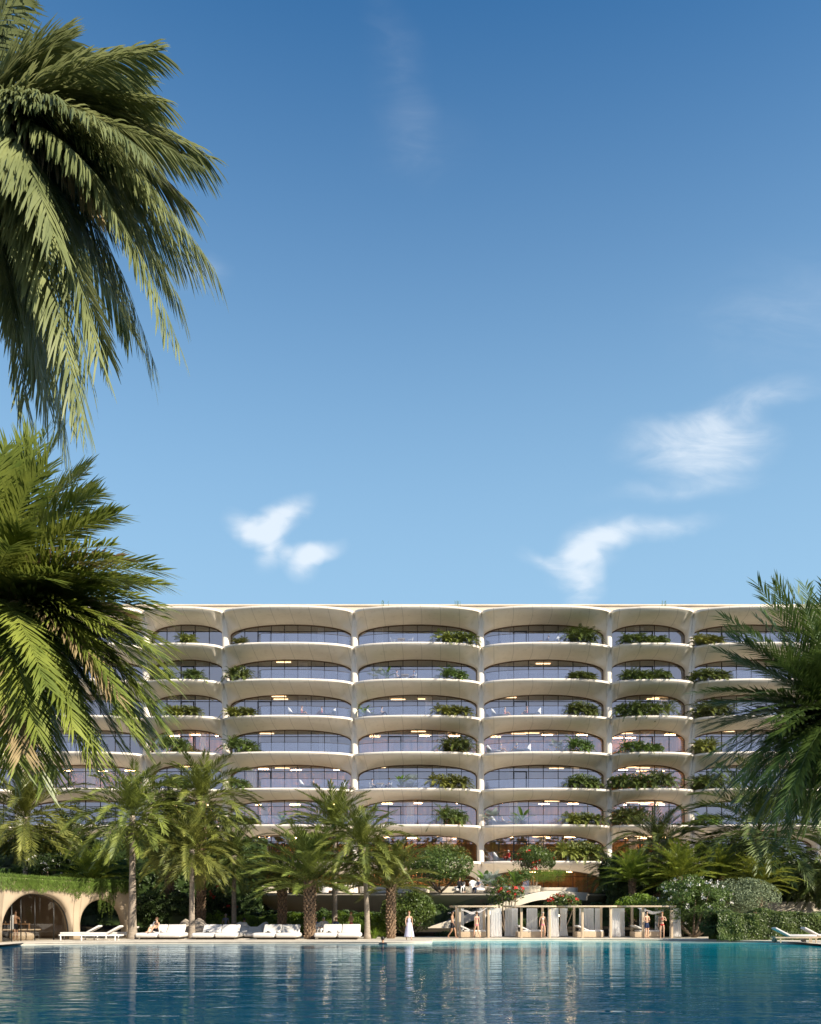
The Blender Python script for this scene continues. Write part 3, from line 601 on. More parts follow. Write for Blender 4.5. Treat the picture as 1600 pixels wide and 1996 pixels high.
palm(1480, 65, 1618, 172, CRD[1], 't', 'wide dark date palm spreading above the white flowering bush', base_z=.3, Ln=4.4, seed=10, r=.3, group='palms in the garden right of the terrace')
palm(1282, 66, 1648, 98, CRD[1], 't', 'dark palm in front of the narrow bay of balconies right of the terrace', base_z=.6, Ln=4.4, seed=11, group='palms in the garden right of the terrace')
g_ = 'low bright palms in the garden right of the terrace'
for i, (px, cy, rp, D, lab) in enumerate([(1232, 1712, 66, 63, 'lime green low palm leftmost of the bright row, beside the terrace end'), (1325, 1708, 84, 61.5, 'largest lime green low palm in the middle of the bright row'), (1402, 1706, 66, 63, 'lime green low palm just left above the silvery part of the flowering bush'), (1478, 1722, 68, 60, 'lime green low palm rightmost of the bright row under the wide date palm')]):
    palm(px, D, cy, rp, CRY[i % 2], 't', lab, base_z=.5, Ln=3.2, seed=20+i, r=.2, group=g_)
palm(1190, 68, 1700, 52, CRD[0], 't', 'small shaded palm at the right tip of the terrace', base_z=.6, seed=31, group='palms in the garden right of the terrace')
palm(1575, 66, 1728, 50, CRD[0], 's', 'small palm before the sandy garden wall at far right', base_z=.5, seed=32, r=.12, group='palms in the garden right of the terrace')
palm(1622, 62, 1690, 90, CRD[0], 't', 'dark palm cut off by the right edge behind the clipped hedge', base_z=.4, seed=33, group='palms in the garden right of the terrace')

# ================================================================ BUSHES, HEDGES
def bush(name, px, D, top, bot, halfpx, m, label, n=3500, size=.16, cat='bush', clumps=26, dep=None, stems=True, seed=1, flowers=None, nfl=0, asp=.45, group=None, spread=.26, crown_from=None, fsize=.12):
    z0 = Z(bot, D); z1 = Z(top, D); x = X(px, D); rx = halfpx/F*D; rng = random.Random(seed); base = max(z0, 0) if crown_from is None else crown_from
    root = empty(name, (x, D, base), 0, label, cat, group); V = []; Fc = []; zc = (z0+z1)/2-base; rz = (z1-z0)/2; ry = dep or rx*.8
    leaf_cloud(V, Fc, (0, 0, zc), (rx*.9, ry*.9, rz*.9), n, size, rng, clumps, spread, asp); put('foliage', to_mesh('foliage', V, Fc, m), root)
    if stems:
        t = MB(); limbs(t, (0, 0, 0), [(rng.uniform(-.7, .7)*rx, rng.uniform(-.6, .6)*ry, zc+rng.uniform(-.5, .4)*rz) for _ in range(9)], .055+.02*rx, rng); t.build('branches', twig, root)
    if flowers:
        V = []; Fc = []; leaf_cloud(V, Fc, (0, 0, 0), (fsize*1.3, fsize*1.3, fsize), 14, fsize, rng, 5, .5, .7); fm = to_mesh('flower_head', V, Fc, flowers)
        for i in range(nfl):
            d = Vector((rng.gauss(0, 1), rng.gauss(0, 1)-.6, rng.gauss(0, .8)+.4)).normalized()
            o = put('flower_head', fm, root, (d.x*rx*.93, d.y*ry*.93, zc+d.z*rz*.95)); o.rotation_euler = (rng.uniform(-.5, .5), rng.uniform(-.5, .5), rng.uniform(0, 6)); o.scale = (rng.uniform(.7, 1.25),)*3
    return root
def hedge(name, x0, x1, y0, y1, z0, z1, m, label, n, size, seed, cat='hedge', lumps=.22, kind=None):
    rng = random.Random(seed); V = []; Fc = []; cx, cy = (x0+x1)/2, (y0+y1)/2
    core = MB(); nx = max(4, int((x1-x0)/.7)); rows = []
    prof = [(y0+.18, z0), (y0+.15, (z0+z1)/2), (y0+.22, z1-.22), (y0+.5, z1-.12), (y1-.1, z1-.15), (y1, z0)]
    for i in range(nx+1):
        x = x0+.15+(x1-x0-.3)*i/nx; rows.append([(x-cx, y-cy+.12*mnoise.noise(Vector((x*.7, z*.8, seed))), z-z0+.12*mnoise.noise(Vector((x*.5, y, seed+5)))*(z > z0+.1)) for y, z in prof])
    core.grid(rows); fs = core.f
    for i in range(n):
        x = rng.uniform(x0, x1); lump = lumps*mnoise.noise(Vector((x*.9, 3.3, seed*1.7)))+lumps*.6*mnoise.noise(Vector((x*2.6, 8.1, seed*1.7)))
        if rng.random() < .68: z = z0+(z1-z0+lump)*rng.random(); y = y0+lumps*mnoise.noise(Vector((x*1.1, z*1.3, seed)))+abs(rng.gauss(0, .10)); nr = Vector((rng.gauss(0, .5), -1+rng.gauss(0, .4), rng.gauss(.25, .5)))
        else: z = z1+lump-abs(rng.gauss(0, .08)); y = rng.uniform(y0, y1); nr = Vector((rng.gauss(0, .5), rng.gauss(-.3, .5), 1))
        nr.normalize(); t1 = nr.cross(Vector((rng.gauss(0, 1), rng.gauss(0, 1), rng.gauss(0, 1)))).normalized(); t2 = nr.cross(t1); s_ = size*rng.uniform(.6, 1.3); p = Vector((x-cx, y-cy, z-z0)); k = len(V)
        V += [p-t1*s_*.5, p+t2*s_*.3+nr*s_*.08, p+t1*s_*.5, p-t2*s_*.3+nr*s_*.08]; Fc.append((k, k+1, k+2, k+3))
    k = len(V); V += [Vector(v) for v in core.v]; Fc += [tuple(i+k for i in f) for f in fs]
    o = put(name, to_mesh(name, V, Fc, m), None, (cx, cy, z0)); return tag(o, label, cat, None, kind)
hedge('hedge', X(385, 59), X(760, 59), 58.6, 60.0, .05, 1.5, leafs['hedge'], 'bright leafy hedge behind the row of white daybeds', 9000, .17, 3, lumps=.35)
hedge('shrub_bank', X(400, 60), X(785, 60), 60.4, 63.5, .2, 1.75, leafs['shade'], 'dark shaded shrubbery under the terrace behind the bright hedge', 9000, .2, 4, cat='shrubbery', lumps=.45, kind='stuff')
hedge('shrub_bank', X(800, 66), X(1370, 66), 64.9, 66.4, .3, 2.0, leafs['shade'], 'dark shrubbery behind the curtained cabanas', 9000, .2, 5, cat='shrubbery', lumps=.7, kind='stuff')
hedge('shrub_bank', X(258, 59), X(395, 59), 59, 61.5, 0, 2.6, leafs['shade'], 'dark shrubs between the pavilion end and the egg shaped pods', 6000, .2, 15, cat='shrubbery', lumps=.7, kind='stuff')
hedge('hedge', X(1395, 50.5), X(1690, 50.5), 50.2, 52.2, 0, 1.7, leafs['bush'], 'long clipped green hedge behind the two loungers at far right', 14000, .14, 6, lumps=.32)
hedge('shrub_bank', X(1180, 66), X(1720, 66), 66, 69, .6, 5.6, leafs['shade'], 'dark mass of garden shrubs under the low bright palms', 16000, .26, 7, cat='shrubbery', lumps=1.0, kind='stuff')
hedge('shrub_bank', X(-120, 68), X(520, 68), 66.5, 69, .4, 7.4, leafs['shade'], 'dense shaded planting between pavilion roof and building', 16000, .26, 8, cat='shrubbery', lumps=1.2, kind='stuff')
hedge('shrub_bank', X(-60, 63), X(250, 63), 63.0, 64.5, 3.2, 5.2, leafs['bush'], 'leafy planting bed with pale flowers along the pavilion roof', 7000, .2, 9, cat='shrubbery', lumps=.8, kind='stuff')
bush('round_bush', 795, 57.5, 1732, 1822, 52, leafs['bush'], 'rounded green bush between the scaly palm and the ramp', 9000, .2, seed=1)
bush('broadleaf_tree', 858, 64, 1650, 1722, 62, leafs['bush'], 'spreading leafy tree with bare lower branches on the terrace left of the seated women', 7000, .2, cat='tree', seed=2, crown_from=3.2)
bush('flowering_tree', 984, 60.5, 1708, 1770, 36, leafs['bush'], 'frangipani tree with red blossom heads behind the leftmost cabana', 800, .30, cat='tree', seed=3, flowers=red_fl, nfl=9, asp=.32, crown_from=.2, fsize=.16, clumps=20)
bush('flowering_tree', 1094, 60.5, 1742, 1778, 36, leafs['bush'], 'low frangipani tree with red blossoms between the second and third cabana', 900, .30, cat='tree', seed=4, flowers=red_fl, nfl=7, asp=.32, crown_from=.2, fsize=.15, clumps=20)
bush('flowering_tree', 1040, 69, 1648, 1702, 42, leafs['bush'], 'umbrella shaped frangipani with small red flowers on the terrace', 3000, .26, cat='tree', seed=5, flowers=red_fl, nfl=9, asp=.32, crown_from=3.2, fsize=.13)
bush('light_shrub', 1242, 59, 1742, 1802, 46, leafs['hedge'], 'fresh green shrub above the roof of the rightmost cabana', 3500, .2, seed=6)
bush('flowering_bush', 1352, 55.5, 1706, 1806, 78, leafs['bush'], 'big bush dusted with white flowers right of the cabanas', 9000, .19, seed=7, flowers=white_fl, nfl=46, clumps=50, spread=.17, dep=2.2, fsize=.10, crown_from=0)
bush('silvery_bush', 1445, 57, 1712, 1790, 72, leafs['sage'], 'pale grey green bush behind the clipped hedge', 7000, .17, seed=8, clumps=46, dep=2, spread=.2)
bush('shrub', 1330, 57.5, 1760, 1826, 60, leafs['shade'], 'dark low shrub at the foot of the white flowering bush', 5000, .16, seed=9)
bush('shrub', 880, 58.8, 1813, 1830, 34, leafs['shade'], 'low dark planting under the sloping ramp beside the man in black shorts', 2500, .14, seed=10, stems=False, crown_from=0)
bush('flowering_bush', 100, 61.5, 1660, 1712, 52, leafs['shade'], 'dark bush with creamy flowers on the pavilion roof', 4500, .18, seed=11, flowers=white_fl, nfl=26, crown_from=3.5)
bush('flowering_bush', 425, 59.8, 1725, 1800, 42, leafs['shade'], 'dark bush with red flowers behind the third daybed', 4500, .2, seed=12, flowers=red_fl, nfl=14)
bush('flowering_bush', 312, 60, 1730, 1815, 45, leafs['shade'], 'dark bush behind the daybed of the seated man', 4500, .2, seed=13)
bush('tall_shrub', 1068, 66.5, 1692, 1722, 42, leafs['hedge'], 'row of upright golden green shrubs in the right terrace planter', 3500, .13, seed=14, stems=False, crown_from=3.4, asp=.2)
bush('tall_shrub', 1015, 66.5, 1690, 1722, 20, leafs['bush'], 'small leafy shrub under the terrace frangipani', 1500, .14, seed=15, stems=False, crown_from=3.4)
bush('tall_shrub', 884, 66.5, 1695, 1724, 14, leafs['vine'], 'narrow yellowish shrub left of the seated woman in black', 900, .12, seed=16, stems=False, crown_from=3.4, asp=.2)
def grass_tuft(px, D, h, r, label, n=160, m=leafs['hedge'], seed=1, base=0):
    rng = random.Random(seed); V = []; Fc = []
    for i in range(n):
        a = rng.uniform(0, 6.28); t = rng.random()**.6*1.1; rr = r*.25*rng.random(); p = Vector((math.cos(a)*rr, math.sin(a)*rr, 0)); d = Vector((math.cos(a)*t, math.sin(a)*t, 1)).normalized(); hh = h*rng.uniform(.6, 1.1)
        sd_ = Vector((-math.sin(a), math.cos(a), 0))*.018; mid = p+d*hh*.6; tip = p+d*hh+Vector((math.cos(a), math.sin(a), 0))*r*.25*t-Vector((0, 0, .2*h*t)); k = len(V)
        V += [p-sd_, p+sd_, mid+sd_, mid-sd_, tip]; Fc += [(k, k+1, k+2, k+3), (k+3, k+2, k+4)]
    return tag(put('grass_tuft', to_mesh('grass_tuft', V, Fc, m), None, (X(px, D), D, base)), label, 'grass', 'grass tufts by the leaning palm')
grass_tuft(728, 53.2, .75, .6, 'fine grass tuft right beside the smooth leaning palm trunk', seed=1)
grass_tuft(747, 53.8, .65, .55, 'fine grass tuft left of the scaly trunk near the swimmer', seed=2)

# balcony planting: fern and small palm clumps of leaves, one thing per planted stretch
def fern_mesh(seed, w, h, nplants, m=leafs['fern']):
    rng = random.Random(seed); V = []; Fc = []
    for i in range(nplants):
        ox = (i+.5)/nplants*w-w/2+rng.uniform(-.1, .1); hh = h*rng.uniform(.75, 1.1); oy = rng.uniform(-.15, .15); z0 = hh*.18
        for j in range(26):
            q = (j+.5)/26; el = 86-70*q+rng.uniform(-8, 8); pts = rachis((ox, oy, z0), j*137.5+rng.uniform(-14, 14), el, hh*(.62+.35*q)*rng.uniform(.85, 1.1), 75, 6, 10)
            frond(V, Fc, pts, rng, .25+.06*hh, nl=14, wid=.06, beta=12, alpha=52, droop=.15, rach=.014)
    leaf_cloud(V, Fc, (0, 0, .42), (w*.48, .4, .46), int(420*w), .16, rng, 14, .3)
    return to_mesh('fern_clump', V, Fc, m)
FERN = {'s': [fern_mesh(1, 1.6, 1.3, 2), fern_mesh(2, 2.0, 1.15, 3, leafs['bush']), fern_mesh(3, 1.8, 1.5, 2, leafs['palm'])], 'm': [fern_mesh(4, 2.8, 1.4, 4), fern_mesh(5, 2.6, 1.7, 3, leafs['palm_dark']), fern_mesh(8, 2.4, 1.5, 2, leafs['bush']), fern_mesh(9, 3.0, 1.3, 4, leafs['palm'])], 'l': [fern_mesh(6, 4.8, 1.35, 6), fern_mesh(7, 5.0, 1.5, 5, leafs['palm_dark']), fern_mesh(10, 4.6, 1.6, 4, leafs['bush'])]}
FL = ['terrace', 'seventh', 'sixth', 'fifth', 'fourth', 'third', 'second', 'top']      # floor names, counted from the top
FLN = {7: 'top', 6: 'second highest', 5: 'third highest', 4: 'fourth highest', 3: 'fifth highest', 2: 'sixth highest', 1: 'lowest overhanging', 0: 'terrace level'}
BAY = {0: 'leftmost wide', 1: 'far left wide', 2: 'left narrow', 3: 'left wide', 4: 'middle wide', 5: 'right wide', 6: 'right narrow', 7: 'far right wide', 8: 'rightmost'}
def bay_of(x):
    for b in range(nb_):
        if AX[b] <= x < AX[b+1]: return b
def on_balcony(px, k, inset=.55):
    x = X(px, 84.6); b = bay_of(x); cx = (AX[b]+AX[b+1])/2; y = YC-bulge(AX[b+1]-AX[b], x-cx)+inset; return x*(y/84.6), y, LV[k]+.10, b
used_lab = {}
def planting(px, k, size, sc_=1.0, word='arching green ferns'):
    x, y, z, b = on_balcony(px, k, .65); u = (x-AX[b])/(AX[b+1]-AX[b]); place = 'left end' if u < .36 else ('right end' if u > .62 else 'centre')
    me = FERN[size][(int(px)*3+k*5) % len(FERN[size])]
    lab = f"ferns at the {place} of the {FLN[k]} balcony, {BAY[b]} bay"
    o = put('fern_clump', me, None, (x, y, z)); o.scale = (sc_*1.15*(-1 if (int(px)+k) % 2 else 1), 1.25, sc_*1.55*rng.uniform(.88, 1.2)); o.rotation_euler = (0, 0, rng.uniform(-.12, .12)); return tag(o, lab, 'fern', 'fern clumps along the balconies')
PL = {7: [(365, 's', .75), (468, 's', .6), (888, 'm', 1.1), (1130, 'm', 1), (1255, 'l', .9), (1380, 'm', .85)], 6: [(318, 's', 1.0), (375, 's', .95), (466, 's', 1.1), (884, 'm', .95), (1134, 'm', .8), (1258, 'l', .85), (1382, 'm', 1.1)],
      5: [(358, 'm', .95), (470, 'm', .8), (882, 'm', 1), (1133, 'm', .95), (1255, 'l', 1.0), (1388, 'm', 1.2), (245, 'm', .8)], 4: [(338, 'm', 1.15), (470, 'm', 1.1), (887, 'm', 1), (1130, 'm', .9), (1250, 'l', .8), (1375, 's', 1.1)],
      3: [(465, 'm', .8), (876, 'm', 1.1), (1135, 'm', 1.0), (1250, 'l', 1.1), (1378, 'm', 1.0), (345, 'm', .9)], 2: [(470, 'm', .9), (880, 'm', 1.1), (1135, 'm', 1.1), (1225, 'm', 1.1), (1380, 'm', .9)], 1: [(1130, 'm', 1.3), (870, 'm', 1.1)]}
rng = random.Random(77)
for k, lst in PL.items():
    for (px, s_, sc_) in lst: planting(px, k, s_, sc_)
def thin_plants(px, D, z, label, n=5, h=.45):
    rng = random.Random(int(px)); V = []; Fc = []
    for i in range(n):
        b_ = Vector((rng.uniform(-.4, .4), rng.uniform(-.1, .1), 0))
        for j in range(7): 
            p = b_+Vector((0, 0, h*j/7)); d = Vector((rng.uniform(-1, 1), rng.uniform(-1, 1), 1)).normalized()*.16; s_ = Vector((.03, 0, 0)); k = len(V); V += [p-s_, p+s_, p+d]; Fc.append((k, k+1, k+2))
    return tag(put('roof_plant', to_mesh('roof_plant', V, Fc, leafs['vine']), None, (X(px, D), D, z)), label, 'plant', 'small plants on the roof edge')
for px, lb in ((750, 'sparse plant on the roof edge above the middle wide bay'), (893, 'taller sparse plant on the roof edge left of the fifth column'), (1290, 'tiny plant on the roof edge above the right narrow bay')): thin_plants(px, 84.6, LV[8]+.17, lb, 5, .75)

# big-leaf plants in pots
def potted(kind, x, y, z, s_, label, m=None, group='potted plants on the balconies and the terrace'):
    rng = random.Random(int(x*13+z*7)); root = empty('potted_plant', (x, y, z), rng.uniform(0, 6), label, 'potted plant', group); root.scale = (s_,)*3
    p = MB(); p.lathe((0, 0, 0), [(.17, 0), (.23, .12), (.26, .38), (.27, .42), (.22, .43), (.21, .36)], 16); p.build('pot', grey_stone, root)
    V = []; Fc = []
    for i in range(9 if kind == 'banana' else 12):
        az = i*137.5; el = 82-i*5.5 if kind == 'banana' else 78-i*5; Ln = rng.uniform(1.0, 1.4) if kind == 'banana' else rng.uniform(.7, 1.0); pts = rachis((0, 0, .4), az, el, Ln, 50 if kind == 'banana' else 25, 8)
        w0 = .14 if kind == 'banana' else .03; k0 = len(V)
        if kind == 'banana':
            for j, q in enumerate(pts):
                t = j/7; ww = w0*math.sin(PI*min(1, max(0, (t-.2)/.8)))**.6 if t > .2 else .012
                d = (pts[min(j+1, 7)]-pts[max(j-1, 0)]).normalized(); sd_ = d.cross(Vector((0, 0, 1))).normalized(); V += [q-sd_*ww+Vector((0, 0, .03)), q, q+sd_*ww+Vector((0, 0, .03))]
            for j in range(7):
                a = k0+3*j; Fc += [(a, a+1, a+4, a+3), (a+1, a+2, a+5, a+4)]
        else:
            tip = pts[-1]; pr = pts[-2]; d = (tip-pr).normalized(); sd_ = d.cross(Vector((0, 0, 1))).normalized(); up = sd_.cross(d)
            for a, bq in zip(pts[:-1], pts[1:]): k = len(V); V += [a+sd_*.01, a-sd_*.01, bq-sd_*.01, bq+sd_*.01]; Fc.append((k, k+1, k+2, k+3))
            for j in range(15):
                an = R(-150+300*j/14); dd = d*math.cos(an)+sd_*math.sin(an)+up*.15; wv = dd.cross(up).normalized()*.03; k = len(V); V += [tip, tip+dd*.2+wv, tip+dd*.42, tip+dd*.2-wv]; Fc.append((k, k+1, k+2, k+3))
    put('leaves', to_mesh('leaves', V, Fc, m or leafs['banana' if kind == 'banana' else 'silver']), root); return root
for (kind, px, k, s_, lb) in [('banana', 754, 6, 1.0, 'banana plant in a pot on the second highest balcony of the middle wide bay'), ('fan', 735, 6, 1.0, 'silvery fan palm in a pot beside the banana plant on the second highest balcony'), ('banana', 712, 5, 1.1, 'potted banana plant at the left of the third highest balcony, middle wide bay'),
        ('fan', 1085, 4, 1.0, 'silvery potted fan palm on the fourth highest balcony of the right wide bay'), ('banana', 781, 3, 1.15, 'potted banana plant right of the table on the fifth highest balcony'), ('fan', 799, 3, 1.1, 'silvery potted fan palm right of the table on the fifth highest balcony'),
        ('fan', 957, 2, 1.25, 'silvery fan palm in a tall pot beside the column on the sixth highest balcony'), ('banana', 1018, 2, 1.3, 'banana plant in a pale pot in the middle of the sixth highest balcony'), ('banana', 550, 2, 1.0, 'small potted banana plant on the sixth highest balcony of the left wide bay')]:
    x, y, z, b = on_balcony(px, k, .9); potted(kind, x, y, z, s_, lb)

bush('shrub', 1398, 51.5, 1768, 1830, 34, leafs['shade'], 'dark rounded shrub closing the left end of the clipped hedge', 3500, .15, seed=19, stems=False, crown_from=0)
# tall trees on the near side of the pool, behind the camera, seen only mirrored in the lower windows
hedge('tree_belt', -70, 90, -38, -32, -.5, 19, leafs['shade'], 'far belt of tall trees across the pool, mirrored in the lower windows', 9000, 1.3, 40, cat='trees', lumps=6.0, kind='stuff')
# ================================================================ PAVILION WITH ARCHES (left)
path = [(-26, 41.5), (-22.4, 45.8), (-21.7, 48.7), (-20.7, 51.3), (-19.5, 53.9), (-18.2, 55.9)]
pp = catmull(path, 12); cum = [0]
for i in range(1, len(pp)): cum.append(cum[-1]+math.dist(pp[i], pp[i-1]))
def at_s(s):
    s = max(0, min(cum[-1]-1e-6, s))
    for i in range(len(cum)-1):
        if cum[i+1] >= s:
            t = (s-cum[i])/(cum[i+1]-cum[i]); a, b = pp[i], pp[i+1]; dx, dy = b[0]-a[0], b[1]-a[1]; l = math.hypot(dx, dy)
            return (a[0]+dx*t, a[1]+dy*t), (dy/l, -dx/l)      # point, outward normal (towards the pool)
def s_of_px(px):
    best = min(range(len(pp)), key=lambda i: abs(800+F*pp[i][0]/pp[i][1]-px) if pp[i][1] > 44 else 1e9); lo, hi = cum[max(best-1, 0)], cum[min(best+1, len(cum)-1)]
    for _ in range(40):
        m_ = (lo+hi)/2; p = at_s(m_)[0]
        if 800+F*p[0]/p[1] < px: lo = m_
        else: hi = m_
    return (lo+hi)/2
pav = empty('garden_pavilion', (-19, 52, 0), label='cream garden pavilion with round arches and a planted roof at the left', cat='pavilion')
po = -Vector(pav.location); HT = 3.55
arches = [(s_of_px(4), s_of_px(142), 2.72), (s_of_px(156), s_of_px(246), 2.45)]
samples = []
S0, S1 = 0, cum[-1]
s_ = S0; last = S0
for (a, b, h) in arches:
    samples += [(last+(a-last)*i/6, 0) for i in range(7)]; samples[-1] = (a, 0)
    for i in range(0, 41):
        th = PI*i/40; samples.append(((a+b)/2-(b-a)/2*sgp(math.cos(th), 2/2.5), .02+(h-.02)*math.sin(th)**(2/2.5)))
    samples.append((b, 0)); last = b
samples += [(last+(S1-last)*i/8, 0) for i in range(9)]
front = []; back = []
for (s_, zb) in samples:
    (x, y), (nx_, ny_) = at_s(s_); fr_r = []; 
    for q in range(9):
        t = q/8; z = zb+(HT-zb)*t; fl = .28*smooth((z-1.4)/2.2) if zb > 0 else .28*smooth((z-1.4)/2.2)   # the wall leans out to the eaves
        rnd_ = .10*(1-min(1, t*5))**2 if zb > .1 else 0
        fr_r.append((x+nx_*(fl-rnd_)+po.x, y+ny_*(fl-rnd_)+po.y, z))
    front.append([(x-nx_*.55+po.x, y-ny_*.55+po.y, zb)]+fr_r+[(x-nx_*.2+po.x, y-ny_*.2+po.y, HT+.01)])
m = MB(); m.grid(front); m.build('arcade_wall', tan_render, pav)
m = MB(); pr = [at_s(S1*i/40) for i in range(41)]
m.grid([[(p[0][0]+p[1][0]*.15+po.x, p[0][1]+p[1][1]*.15+po.y, HT-.02) for p in pr], [(p[0][0]-p[1][0]*7.5+po.x, p[0][1]-p[1][1]*7.5+po.y, HT-.02) for p in pr]], smooth=False)
m.grid([[(p[0][0]-p[1][0]*.4+po.x, p[0][1]-p[1][1]*.4+po.y, 3.1) for p in pr], [(p[0][0]-p[1][0]*7.5+po.x, p[0][1]-p[1][1]*7.5+po.y, 3.1) for p in pr]], smooth=False)
m.build('roof_slab', slabm, pav)
m = MB(); m.grid([[(p[0][0]-p[1][0]*6+po.x, p[0][1]-p[1][1]*6+po.y, z) for p in pr] for z in (0, 3.1)]); m.build('back_wall', rooms[2], pav)
m = MB()
for sx in (arches[0][1]+.75, 0.1): 
    p = at_s(sx); a = Vector((p[0][0], p[0][1], 0))+po; nn = Vector((-p[1][0], -p[1][1], 0)); m.grid([[a+nn*.5+Vector((0, 0, z)), a+nn*6+Vector((0, 0, z))] for z in (0, 3.1)])
m.build('side_wall', rooms[1], pav)
a, b, h = arches[0]; m = MB(); g = MB(); gr = []
for i in range(41):
    th = PI*i/40; s_ = (a+b)/2-(b-a)/2*.995*sgp(math.cos(th), 2/2.5); zz_ = .02+(h-.02)*math.sin(th)**(2/2.5); (x, y), (nx_, ny_) = at_s(s_); gr.append((x-nx_*.35+po.x, y-ny_*.35+po.y, zz_))
m.tube(gr, .045, 6)
for f_ in (.2, .36, .55, .80):
    s_ = a+(b-a)*f_; (x, y), (nx_, ny_) = at_s(s_); u = abs((s_-(a+b)/2)/((b-a)/2)); hh = h*(1-u**2.5)**(1/2.5); m.tube([(x-nx_*.35+po.x, y-ny_*.35+po.y, 0), (x-nx_*.35+po.x, y-ny_*.35+po.y, hh)], .032, 6)
af = m.build('arch_window_frame', black, pav)
g.grid([[(p[0], p[1], .0) for p in gr], [(p[0], p[1], p[2]) for p in gr]]); g.build('pane', dark_glass, af)
m = MB(); p0 = at_s((a+b)/2); base = Vector((p0[0][0], p0[0][1], 0))-Vector((p0[1][0], p0[1][1], 0))*3
m.box((base.x+po.x, base.y+po.y, 3.02), (3.6, .4, .05)); m.build('ceiling_light', lampm, pav)
# grass and trailing leaves over the edge of the roof: uncountable growth
rng = random.Random(21); V = []; Fc = []
for i in range(15000):
    s_ = rng.uniform(0, S1); (x, y), (nx_, ny_) = at_s(s_); pxx = 800+F*x/y; back_ = rng.random()**2*1.4
    hang = rng.random()**1.8*(.62+.35*mnoise.noise(Vector((s_*1.3, 0, 0))))
    if rng.random() < .65: o_ = .30; z = HT-hang; d = Vector((rng.gauss(0, .25), rng.gauss(0, .25), -1))
    else: o_ = .28-back_; z = HT+rng.random()*.12; d = Vector((rng.gauss(0, .5), rng.gauss(0, .5), 1))
    d.normalize(); p = Vector((x+nx_*(o_+rng.uniform(0, .12)), y+ny_*(o_+rng.uniform(0, .12)), z))+po; t_ = Vector((-ny_, nx_, 0))*.018; l = rng.uniform(.1, .24); k = len(V)
    V += [p-t_, p+t_, p+d*l]; Fc.append((k, k+1, k+2))
o = put('roof_grass', to_mesh('roof_grass', [v-po for v in V], Fc, leafs['vine'])); tag(o, 'fringe of grass and creeper hanging over the pavilion roof edge', 'creeper', None, 'stuff')
def vine(px, ztop, zbot, n, label, seed):
    rng = random.Random(seed); V = []; Fc = []; (x, y), (nx_, ny_) = at_s(s_of_px(px)); t = MB()
    for i in range(n):
        q = Vector((x+nx_*.32+rng.uniform(-.55, .55)*-ny_, y+ny_*.32+rng.uniform(-.55, .55)*nx_, ztop)); hh = (ztop-zbot)*rng.uniform(.5, 1); pts = [q]; dx = rng.uniform(-.2, .2)
        for j in range(10): pts.append(pts[-1]+Vector((dx*.1+rng.uniform(-.02, .02), 0, -hh/10)))
        for a_, b_ in zip(pts[:-1], pts[1:]):
            k = len(V); w_ = Vector((.010, 0, 0)); V += [a_-w_, a_+w_, b_+w_, b_-w_]; Fc.append((k, k+1, k+2, k+3))
            for _ in range(3):
                d = Vector((rng.gauss(0, 1), rng.gauss(0, 1), rng.gauss(-.3, .6))).normalized()*.11; k = len(V); V += [a_, a_+d*.5+Vector((.02, 0, .02)), a_+d, a_+d*.5-Vector((.02, 0, .02))]; Fc.append((k, k+1, k+2, k+3))
    c = Vector((x, y, ztop)); tag(put('hanging_vine', to_mesh('hanging_vine', [v-c for v in V], Fc, leafs['vine']), None, c), label, 'vine', 'vines hanging from the pavilion roof')
vine(190, 3.1, 1.5, 9, 'long trailing vine hanging inside the left half of the second arch', 1); vine(208, 3.1, 1.1, 12, 'longest trailing vine hanging in the middle of the second arch', 2); vine(140, 3.1, 2.4, 12, 'short creeper tassel hanging between the first and second arch', 3)
# things in the gym behind the arch
def gym_at(f_, back_):
    s_ = arches[0][0]+(arches[0][1]-arches[0][0])*f_; (x, y), (nx_, ny_) = at_s(s_); return Vector((x-nx_*back_, y-ny_*back_, 0)), math.atan2(ny_, nx_)
g0, ga = gym_at(.13, 1.3)
tm = empty('treadmill', g0, 0, 'dark treadmill behind the left pane of the arched window', 'treadmill')
m = MB(); m.box((0, 0, .12), (1.7, .75, .16), bev=.03); m.build('deck', black, tm)
m = MB(); m.tube([(.55, -.34, .15), (.25, -.34, .8), (.55, -.34, 1.25)], .03, 6); m.tube([(.55, .34, .15), (.25, .34, .8), (.55, .34, 1.25)], .03, 6); m.tube([(.5, -.34, 1.05), (-.05, -.34, 1.0)], .025, 6); m.tube([(.5, .34, 1.05), (-.05, .34, 1.0)], .025, 6); m.build('side_rails', bronze, tm)
m = MB(); m.box((.52, 0, 1.32), (.08, .75, .28), ry=.3, bev=.02); m.build('console', black, tm); tm.rotation_euler[2] = PI
g1, ga = gym_at(.27, 2.2)
sh = empty('weight_rack', g1, .3, 'tall wooden rack of small weights behind the man with the towel', 'rack')
m = MB()
for x in (-.22, .22): m.box((x, 0, .8), (.05, .3, 1.6))
m.build('frame', darkwood, sh)
for i in range(7):
    q = MB(); q.tube([(-.15, 0, .2+i*.22), (.15, 0, .2+i*.22)], .05, 8); q.ball((-.14, 0, .2+i*.22), .075, 1); q.ball((.14, 0, .2+i*.22), .075, 1); q.build('dumbbell', bronze2, sh)
g2, ga = gym_at(.60, 1.6)
bt = empty('massage_bench', g2, .3, 'low timber bench with a rounded front behind the middle panes of the arch', 'bench')
m = MB(); m.box((0, 0, .62), (2.0, .8, .08), bev=.03); m.build('top', timber, bt)
m = MB(); m.lathe((0, 0, 0), [(.5, 0), (.58, .2), (.55, .4), (.3, .58)], 20, 1.2, .6); m.build('base', timber, bt)
g3, _ = gym_at(.58, 2.7); sh2 = empty('display_shelf', g3, .3, 'wooden shelf of small jars along the gym wall', 'shelf')
